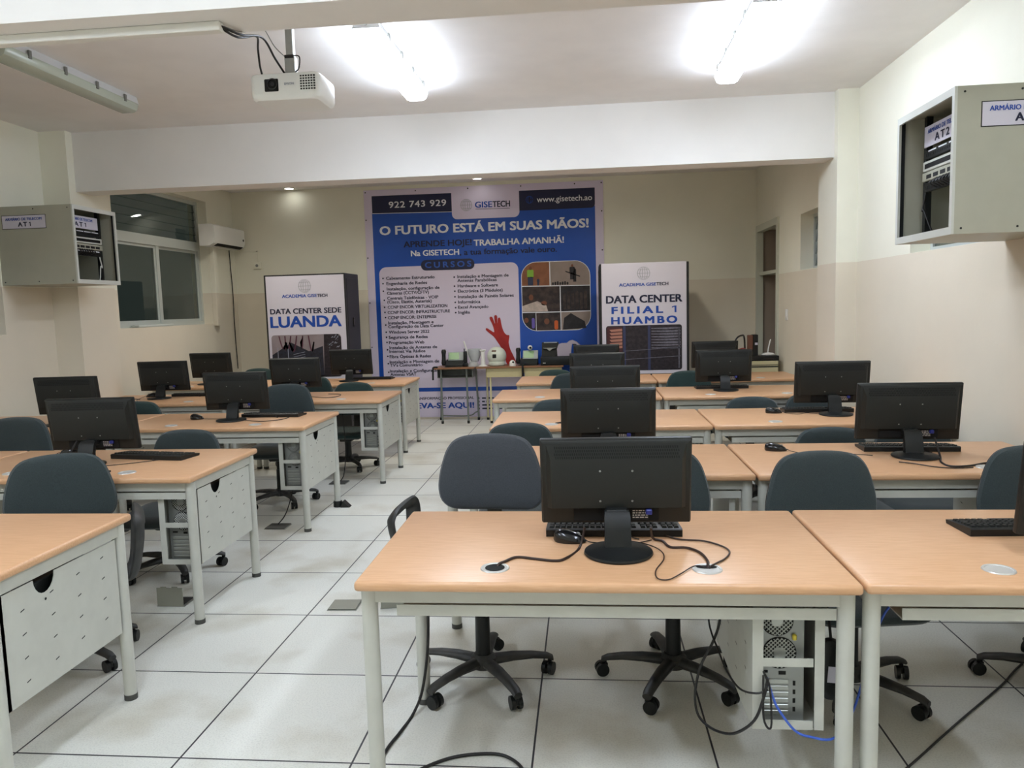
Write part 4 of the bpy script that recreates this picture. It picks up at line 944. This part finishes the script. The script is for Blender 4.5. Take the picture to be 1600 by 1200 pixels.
# ------------------------------------------------------------------ tables by the banner
t1 = thing('side_table', 'small dark-topped table with grey tubular legs in front of the banner', 'table', (-1.68, 9.62, 0))
MB().box(-0.27, 0.26, 0, 0.40, 0.715, 0.737, 0.004, 1).build('tabletop', M_TBLT, t1)
MB().box(-0.235, 0.225, 0.04, 0.36, 0.60, 0.604).box(-0.235, -0.231, 0.04, 0.36, 0.604, 0.712).box(0.221, 0.225, 0.04, 0.36, 0.604, 0.712).box(-0.235, 0.225, 0.356, 0.36, 0.604, 0.712).build('book_shelf', M_TBLG, t1)
for x, xb, y, yb in ((-0.19, -0.19, 0.06, 0.06), (0.145, 0.15, 0.06, 0.07), (-0.235, -0.275, 0.36, 0.40), (0.225, 0.245, 0.36, 0.36)):
    l = MB().cyl((x, y, 0.715), (xb, yb, 0.02), 0.0125, n=12).build('leg', M_TBLG, t1); MB().cyl((xb, yb, 0), (xb, yb, 0.035), 0.017, n=12).build('foot', M_BLK, l)
MB().tube([(-0.27, 0.395, 0.06), (0.10, 0.385, 0.055), (0.2, 0.37, 0.10), (0.24, 0.362, 0.12)], 0.009, 8).build('crossbar', M_TBLG, t1)
t2 = thing('side_table', 'cream-framed table in front of the banner, holding the white dome camera', 'table', (-0.84, 9.62, 0))
MB().box(-0.565, 0.56, 0, 0.40, 0.715, 0.737, 0.004, 1).build('tabletop', M_TBLT, t2)
MB().box(-0.43, 0.03, 0.03, 0.05, 0.60, 0.715).box(0.06, 0.53, 0.03, 0.05, 0.60, 0.715).box(-0.43, 0.53, 0.36, 0.38, 0.62, 0.715).build('apron', M_TBLA, t2)
for x, y in ((-0.385, 0.06), (-0.47, 0.37), (0.50, 0.06), (0.50, 0.37)):
    l = MB().cyl((x, y, 0.715), (x, y, 0.02), 0.0135, n=12).build('leg', M_TBLC, t2); MB().cyl((x, y, 0), (x, y, 0.03), 0.018, n=12).build('foot', M_BLK, l)
cord('black strap hanging from the left corner of the grey-legged table', [(-1.90, 9.63, 0.745), (-1.955, 9.625, 0.742), (-1.962, 9.62, 0.70), (-1.965, 9.62, 0.58)], 0.012, M_BLK, 'strap', 'strap')
cord('black cable hanging over the front of the cream-framed table', [(-0.80, 9.70, 0.742), (-0.80, 9.625, 0.745), (-0.798, 9.612, 0.70), (-0.80, 9.612, 0.62), (-0.81, 9.615, 0.50)], 0.014, M_BLK)

def make_phone(label, loc, rz=0):
    t = thing('desk_phone', label, 'phone', loc, rz, 'desk phones on the rear tables')
    T = Matrix.Translation((0, 0.04, 0.0)) @ Matrix.Rotation(radians(-28), 4, 'X')
    MB().prism([(-0.07, 0), (0.10, 0), (0.10, 0.09), (-0.07, 0.025)], -0.10, 0.13, 'x').build('base', M_BLK2, t)
    MB().box(-0.075, 0.125, -0.012, 0.01, 0.075, 0.205, 0.006, 2, T).build('display_housing', mat('phone_silver', (168, 176, 172), 0.4), t)
    MB().box(-0.060, 0.070, -0.0145, -0.011, 0.095, 0.19, M=T).build('display', M_LCD, t)
    R = []
    for z, k in ((0.02, 0.7), (0.05, 1.0), (0.10, 0.8), (0.16, 0.8), (0.20, 1.0), (0.225, 0.7)):
        R.append([(-0.125+0.033*k*cos(a), 0.0+0.04*k*sin(a)+0.18*z, z) for a in [2*pi*i/14 for i in range(14)]])
    MB().rings(R).build('handset', M_BLK, t)
    MB().box(0.07, 0.125, -0.008, 0.0, 0.02, 0.07, 0.003, 1, T).build('keypad', M_BLK, t)
    MB().tube([(-0.13, -0.03, 0.03), (-0.10, -0.085, 0.006), (0.0, -0.088, 0.006), (0.05, -0.07, 0.02)], 0.004, 6).build('cord', M_CORD, t)
    return t
p1 = make_phone('black desk phone with a green display on the grey-legged table', (-1.72, 9.78, 0.737), 4)
dup(p1, 'black desk phone with a pale display between the dome camera and the printer', (-0.745, 9.78, 0.737), -3)
ht = thing('cordless_handset', 'black cordless handset standing right of the phone on the grey-legged table', 'phone', (-1.555, 9.76, 0.737))
MB().box(-0.03, 0.03, -0.025, 0.025, 0, 0.05, 0.008, 2).build('charging_cradle', M_BLK, ht)
MB().box(-0.024, 0.024, -0.018, 0.018, 0.048, 0.20, 0.01, 2).box(-0.018, -0.006, -0.006, 0.006, 0.2, 0.235).build('handset', M_BLK, ht)
ro = thing('antenna_unit', 'translucent white radio antenna unit with a tall slanted rod, left of the dome camera', 'antenna', (-1.46, 9.80, 0.737))
M_TRL = mat('translucent_plastic', (226, 230, 232), 0.25, trans=0.45)
MB().lathe([(0.075, 0.0), (0.075, 0.01), (0.055, 0.05), (0.02, 0.066)], 24).build('base', mat('pale_grey_plastic', (176, 178, 178), 0.4), ro)
MB().tube([(-0.03, 0.01, 0.05), (-0.08, 0.02, 0.20), (-0.12, 0.02, 0.33)], 0.011, 8).build('rod', M_WHT, ro)
MB().lathe([(0.05, 0.06), (0.085, 0.16), (0.09, 0.225), (0.086, 0.225), (0.046, 0.064)], 24, Matrix.Translation((0.02, 0.02, 0.0))).build('shroud', M_TRL, ro)
st = thing('pedestal_mount', 'slim white flared pedestal mount just left of the dome camera', 'mount', (-1.325, 9.76, 0.737))
MB().lathe([(0.062, 0.0), (0.062, 0.008), (0.03, 0.02), (0.026, 0.09), (0.026, 0.19), (0.040, 0.205), (0.040, 0.215)], 24).build('column', M_WHT, st)
dc = thing('dome_camera', 'large white round security camera with a black square lens window', 'camera', (-1.145, 9.78, 0.737))
M_DOME = mat('greenish_white_plastic', (214, 220, 206), 0.32)
MB().lathe([(0.001, 0.002), (0.10, 0.004), (0.112, 0.02), (0.112, 0.05), (0.10, 0.06)], 28).build('mount_ring', M_DOME, dc)
MB().sphere((0, 0, 0.128), 0.125, 0.98, 28, 18).build('dome', M_DOME, dc)
T = Matrix.Translation((0, 0, 0.128)) @ Matrix.Rotation(radians(-10), 4, 'Z') @ Matrix.Rotation(radians(-4), 4, 'X')
MB().box(-0.022, 0.028, -0.128, -0.10, -0.026, 0.022, 0.003, 1, T).build('lens_window', M_BLKG, dc)
T2 = Matrix.Translation((0, 0, 0.128)) @ Matrix.Rotation(radians(-14), 4, 'Z') @ Matrix.Rotation(radians(-34), 4, 'X')
MB().box(-0.03, 0.03, -0.127, -0.11, -0.012, 0.018, 0.004, 1, T2).build('sensor_window', mat('sensor_brown', (120, 104, 88), 0.3), dc)
wc = thing('mini_camera', 'small white dome camera on the cream-framed table right of the large one', 'camera', (-0.935, 9.70, 0.737))
MB().lathe([(0.042, 0), (0.042, 0.02), (0.036, 0.055), (0.015, 0.075)], 20).build('body', M_WHT, wc); MB().sphere((0.010, -0.030, 0.050), 0.014, n=12, m=8).build('lens', M_BLKG, wc)
wb = thing('webcam', 'tiny white camera perched on top of the pale-display desk phone', 'camera', (-0.715, 9.86, 0.925))
MB().sphere((0, 0, 0.033), 0.033, n=16, m=10).build('body', M_WHT, wb); MB().sphere((0.004, -0.026, 0.035), 0.015, n=12, m=8).build('lens', M_BLKG, wb)
pn = thing('printer', 'black printer on the cream-framed table at the right end', 'printer', (-0.335, 9.80, 0.737))
MB().box(-0.235, 0.26, -0.16, 0.17, 0.0, 0.115, 0.012, 2).build('body', M_BLK, pn)
MB().prism([(-0.05, 0.11), (0.15, 0.11), (0.15, 0.275), (0.09, 0.285), (0.03, 0.20)], -0.225, -0.01, 'x').build('paper_feeder', M_BLK2, pn)
MB().box(-0.20, -0.03, 0.075, 0.085, 0.275, 0.289).build('feeder_edge', mat('edge_grey', (150, 156, 162), 0.4), pn)
b = MB(); b.prism([(-0.21, 0.215), (-0.04, 0.215), (-0.085, 0.205), (-0.115, 0.180), (-0.13, 0.180), (-0.16, 0.205)], -0.002, 0.04, 'y'); b.build('chrome_trim', M_STEEL, pn)
MB().box(-0.205, -0.17, -0.162, -0.158, 0.03, 0.036).build('status_light', M_WHT, pn)
hd = thing('plastic_hood', 'pale grey curved plastic hood resting on the black printer', 'hood', (-0.235, 9.78, 0.853))
M_HOOD = mat('pale_lilac_grey', (172, 162, 176), 0.45)
b = MB(); prf = [(-0.12, 0.0), (-0.125, 0.09), (-0.105, 0.145), (-0.07, 0.158), (0.0, 0.158), (0.03, 0.185), (0.075, 0.195), (0.13, 0.17), (0.175, 0.125), (0.16, 0.125), (0.11, 0.15), (0.07, 0.15), (0.06, 0.10), (0.05, 0.0)]
b.prism(prf, -0.08, 0.08, 'y'); b.build('shell', M_HOOD, hd)
MB().box(0.078, 0.125, -0.075, 0.075, 0.132, 0.149).build('inner_lining', M_BLK, hd)

# ------------------------------------------------------------------ things beside the niche, on the rear-row desk
cs = thing('stand', 'low cream stand in front of the niche holding the recorder and router', 'stand', (1.945, 8.62, 0))
cs.location = (1.95, 8.80, 0)
MB().box(-0.20, 0.19, -0.12, 0.14, 0.03, 0.812, 0.006, 1).build('body', M_TBLC, cs)
MB().box(-0.20, 0.19, -0.1215, -0.119, 0.765, 0.772).box(-0.20, 0.19, -0.1215, -0.119, 0.742, 0.756).build('black_stripes', M_SLOT, cs)  # black stripes across the front of the stand
MB().box(-0.18, 0.17, -0.10, 0.12, 0, 0.03).build('plinth', M_BLK, cs)
rc = thing('video_recorder', 'thin black video recorder lying on the cream stand', 'recorder', (1.955, 8.80, 0.812))
MB().box(-0.205, 0.195, -0.115, 0.13, 0.004, 0.058, 0.004, 1).build('case', M_BLK, rc); MB().box(-0.17, 0.16, -0.1165, -0.114, 0.02, 0.03).build('front_strip', M_BLKG, rc)
wr = thing('wifi_router', 'white wireless router with one upright aerial on the black recorder', 'router', (2.06, 8.82, 0.8705))
MB().lathe([(0.075, 0.0), (0.08, 0.008), (0.05, 0.024), (0.01, 0.03)], 24, Matrix.Diagonal((1, 0.6, 1, 1))).build('body', M_WHT, wr)
MB().tube([(0.0, 0.02, 0.02), (0.012, 0.025, 0.09), (0.035, 0.03, 0.175)], 0.007, 8).build('aerial', M_WHT, wr)
sp = thing('speaker', 'small black and wood speaker standing on the recorder near the niche', 'speaker', (1.90, 8.82, 0.8705))
MB().box(-0.015, 0.04, -0.05, 0.06, 0.0, 0.235, 0.005, 1).build('cabinet', M_BLK, sp)
MB().box(-0.062, -0.0155, -0.045, 0.055, 0.06, 0.23, 0.004, 1).build('wooden_side', mat('speaker_brown', (112, 72, 54), 0.5), sp)
MB().box(0.004, 0.034, -0.052, -0.049, 0.12, 0.145).build('badge', M_PAPER, sp)
cord('black cable arching above the rear-row monitor by the niche', [(1.56, 8.14, 1.06), (1.59, 8.16, 1.105), (1.64, 8.20, 1.125), (1.69, 8.3, 1.10), (1.74, 8.5, 0.90), (1.78, 8.75, 0.875)], 0.009)
cord('thin red cable beside the rear-row monitor by the niche', [(1.60, 8.16, 0.98), (1.66, 8.2, 0.99), (1.72, 8.35, 0.96), (1.80, 8.74, 0.875)], 0.006, mat('red_cord', (150, 50, 44), 0.5))

# ------------------------------------------------------------------ floor boxes
def make_floorbox(label, loc, rz, up_):
    t = thing('floor_box', label, 'floor box', loc, rz, 'floor outlet boxes')
    MB().box(-0.075, 0.075, -0.065, 0.065, 0.0003, 0.004).build('frame', M_STEEL if not up_ else M_PCB, t)
    MB().box(-0.062, 0.062, -0.052, 0.052, 0.0042, 0.0050).build('opening', M_SLOT, t)
    if up_: b_ = MB().box(-0.072, 0.068, -0.066, -0.062, 0.003, 0.10).box(-0.05, -0.02, -0.066, -0.062, 0.1, 0.106).box(0.01, 0.04, -0.066, -0.062, 0.1, 0.106)
    else: b_ = MB().box(-0.072, 0.072, -0.062, 0.062, 0.005, 0.010, 0.002, 1)
    b_.build('lid', mat('floor_box_lid', (150, 150, 138), 0.45, metal=0.4) if up_ or rz == 2 else mat('dark_lid', (84, 84, 80), 0.5), t)
    return t
make_floorbox('closed steel floor box in the aisle beyond the nearest desk', (-1.245, 3.64, 0), 2, False)
fb = make_floorbox('floor box with its lid raised beside the second-row left desk', (-2.16, 3.67, 0), 0, True)
f2 = make_floorbox('dark floor box with a cable between the second and third rows, left block', (-2.175, 5.03, 0), 0, False)
dup(f2, 'dark floor box with a cable between the third and fourth rows, left block', (-2.17, 6.36, 0))
dup(f2, 'dark floor box under the right front desk, seen between its legs', (1.815, 3.62, 0))
dup(fb, 'floor box with raised lid partly hidden by the nearest desk', (-0.99, 3.68, 0), 12)

# ------------------------------------------------------------------ loose cables and the power strip
ZC_ = ZT+0.004
z = lambda P, h=ZC_: [(x, y, h) for x, y in P]
cord('thick black cable from the large monitor to the left grommet of the nearest desk', [(-0.012, 2.335, 0.80)]+z([(-0.03, 2.315), (-0.072, 2.215), (-0.105, 2.197), (-0.164, 2.214), (-0.218, 2.228), (-0.249, 2.191)])+[(-0.268, 2.155, 0.738), (-0.272, 2.142, 0.70)], 0.0042, M_CORDB)
cord('thick black cable from the large monitor to the right grommet of the nearest desk', [(0.193, 2.335, 0.80), (0.205, 2.40, 0.745)]+z([(0.234, 2.389), (0.252, 2.328), (0.30, 2.322), (0.333, 2.279), (0.345, 2.206)])+[(0.338, 2.15, 0.738), (0.336, 2.142, 0.70)], 0.0042, M_CORDB)
cord('thin black cable looping widest to the right on the nearest desk', z([(0.24, 2.463), (0.286, 2.409), (0.364, 2.39), (0.414, 2.333), (0.423, 2.279), (0.398, 2.22), (0.365, 2.178)])+[(0.343, 2.145, 0.738), (0.340, 2.138, 0.70)], 0.0028, M_CORDB)
cord('thin brown wire curling towards the front edge of the nearest desk', z([(0.10, 2.41), (0.181, 2.356), (0.219, 2.293), (0.221, 2.218), (0.189, 2.121), (0.187, 2.056), (0.216, 2.046), (0.257, 2.096), (0.30, 2.155)])+[(0.326, 2.145, 0.738), (0.332, 2.138, 0.70)], 0.0018, M_CORDB, name='wire')
cord('black cable running right across the second-row desk beside the right wall', [(1.645, 3.735, 0.82), (1.64, 3.66, 0.745)]+z([(1.60, 3.56), (1.60, 3.47), (1.68, 3.475), (1.78, 3.53), (1.83, 3.50)]), 0.0045)
cord('thin black wire in front of the second-row monitor beside the right wall', z([(1.42, 3.57), (1.47, 3.53), (1.53, 3.46), (1.60, 3.43), (1.68, 3.44)]), 0.0025, name='wire')
cord('black cable falling across the monitor neck on the second-row left aisle desk', [(-2.66, 3.69, 0.86), (-2.655, 3.62, 0.80), (-2.60, 3.56, 0.77), (-2.52, 3.53, 0.745)]+z([(-2.46, 3.53), (-2.36, 3.50)]), 0.0045)
cord('thin black cord in front of the skewed keyboard, second-row left aisle desk', z([(-2.50, 3.62), (-2.42, 3.66), (-2.33, 3.72), (-2.27, 3.775)]), 0.002)
cord('black cord trailing in front of the keyboard on the third-row left aisle desk', z([(-2.45, 5.20), (-2.36, 5.14), (-2.26, 5.13), (-2.18, 5.20), (-2.16, 5.30)]), 0.0028)
cord('black cord coiled right of the monitor on the fourth-row left aisle desk', z([(-2.55, 6.66), (-2.44, 6.58), (-2.30, 6.50), (-2.22, 6.58), (-2.25, 6.75), (-2.38, 6.80)]), 0.003)
cord('thin black wire left of the monitor on the fourth-row desk nearest the left wall', z([(-4.10, 6.60), (-4.2, 6.66), (-4.32, 6.62), (-4.45, 6.52)]), 0.0028, name='wire')
cord('black wire curling at the grommet of the third-row aisle desk, right block', [(0.06, 5.09, 0.80), (0.0, 4.98, 0.75)]+z([(-0.08, 4.93), (-0.15, 4.91), (-0.20, 4.86), (-0.12, 4.87)]), 0.003, name='wire')
cord('black cable hanging in a low loop left of the computer holder, nearest desk', [(0.415, 2.35, 0.64), (0.407, 2.35, 0.504), (0.387, 2.35, 0.43), (0.347, 2.35, 0.345), (0.329, 2.35, 0.259), (0.332, 2.34, 0.200), (0.349, 2.30, 0.183), (0.38, 2.23, 0.196), (0.418, 2.16, 0.233), (0.456, 2.085, 0.317), (0.480, 2.078, 0.391), (0.492, 2.085, 0.441)], 0.0042)
cord('thinner black cable draped from the tray to the computer holder, nearest desk', [(0.365, 2.35, 0.64), (0.371, 2.35, 0.504), (0.378, 2.33, 0.46), (0.388, 2.30, 0.433), (0.405, 2.22, 0.392), (0.425, 2.13, 0.385), (0.46, 2.078, 0.40), (0.492, 2.09, 0.405)], 0.003)
tag(MB().tube([(0.479, 2.083, 0.462), (0.496, 2.078, 0.415), (0.500, 2.078, 0.302), (0.480, 2.080, 0.326), (0.479, 2.083, 0.45)], 0.0032, 6).build('cable_tie_strap', M_CORD), 'thin black strap loop hanging over the front of the computer holder, nearest desk', 'strap')
cord('black cable running down the rear left leg of the nearest desk to the floor', [(-0.605, 2.70, 0.65), (-0.602, 2.69, 0.45), (-0.606, 2.68, 0.25), (-0.63, 2.665, 0.08), (-0.658, 2.62, 0.008), (-0.678, 2.50, 0.006), (-0.70, 2.38, 0.006), (-0.70, 2.2, 0.006), (-0.68, 2.05, 0.006)], 0.0055)
cord('black cable curving over the floor at the bottom edge of the picture', [(-0.66, 2.10, 0.006), (-0.60, 2.24, 0.006), (-0.481, 2.35, 0.006), (-0.355, 2.385, 0.006), (-0.278, 2.367, 0.006), (-0.22, 2.29, 0.006), (-0.2, 2.15, 0.006)], 0.0055)
cord('blue network cable looping below the computer in the nearest desk', [(0.50, 2.13, 0.42), (0.506, 2.085, 0.386), (0.520, 2.075, 0.354), (0.562, 2.07, 0.298), (0.605, 2.07, 0.280), (0.672, 2.085, 0.269), (0.75, 2.18, 0.285), (0.80, 2.25, 0.33), (0.84, 2.28, 0.45), (0.875, 2.28, 0.55), (0.91, 2.28, 0.595)], 0.0035, M_CORDU)
cord('black cable lying diagonally on the floor under the right front desk', [(0.80, 2.20, 0.004), (1.007, 2.391, 0.004), (1.28, 2.66, 0.004), (1.561, 2.93, 0.004), (1.72, 3.10, 0.004), (1.95, 3.3, 0.004)], 0.004, mat('dark_grey_cord', (58, 58, 58), 0.6))
cord('black cable from the third-row left desk down to its floor box', [(-2.14, 5.55, 0.62), (-2.15, 5.4, 0.35), (-2.17, 5.2, 0.08), (-2.18, 5.05, 0.016)], 0.004)
cord('black cable from the fourth-row left desk down to its floor box', [(-2.15, 6.48, 0.62), (-2.13, 6.46, 0.3), (-2.14, 6.42, 0.08), (-2.16, 6.37, 0.016)], 0.004)
ps = thing('power_strip', 'black oval power strip with a white sticker hanging beside the desk holder', 'power strip', (0.678, 2.14, 0.445))
R = []
for yy, k in ((-0.018, 0.82), (-0.010, 1.0), (0.012, 1.0), (0.020, 0.85)): R.append([(x*k, yy, w*k) for x, w in rrect(-0.030, 0.030, -0.088, 0.088, 0.0295, 6)])
MB().rings(R).build('body', M_BLK, ps)
MB().box(-0.012, 0.012, -0.0195, -0.017, -0.032, 0.015, M=Matrix.Rotation(radians(4), 4, 'Y')).build('sticker', M_PAPER, ps)
MB().tube([(0.0, 0.0, 0.085), (0.0, 0.02, 0.14), (-0.005, 0.03, 0.19)], 0.004, 8).build('cord', M_CORD, ps)
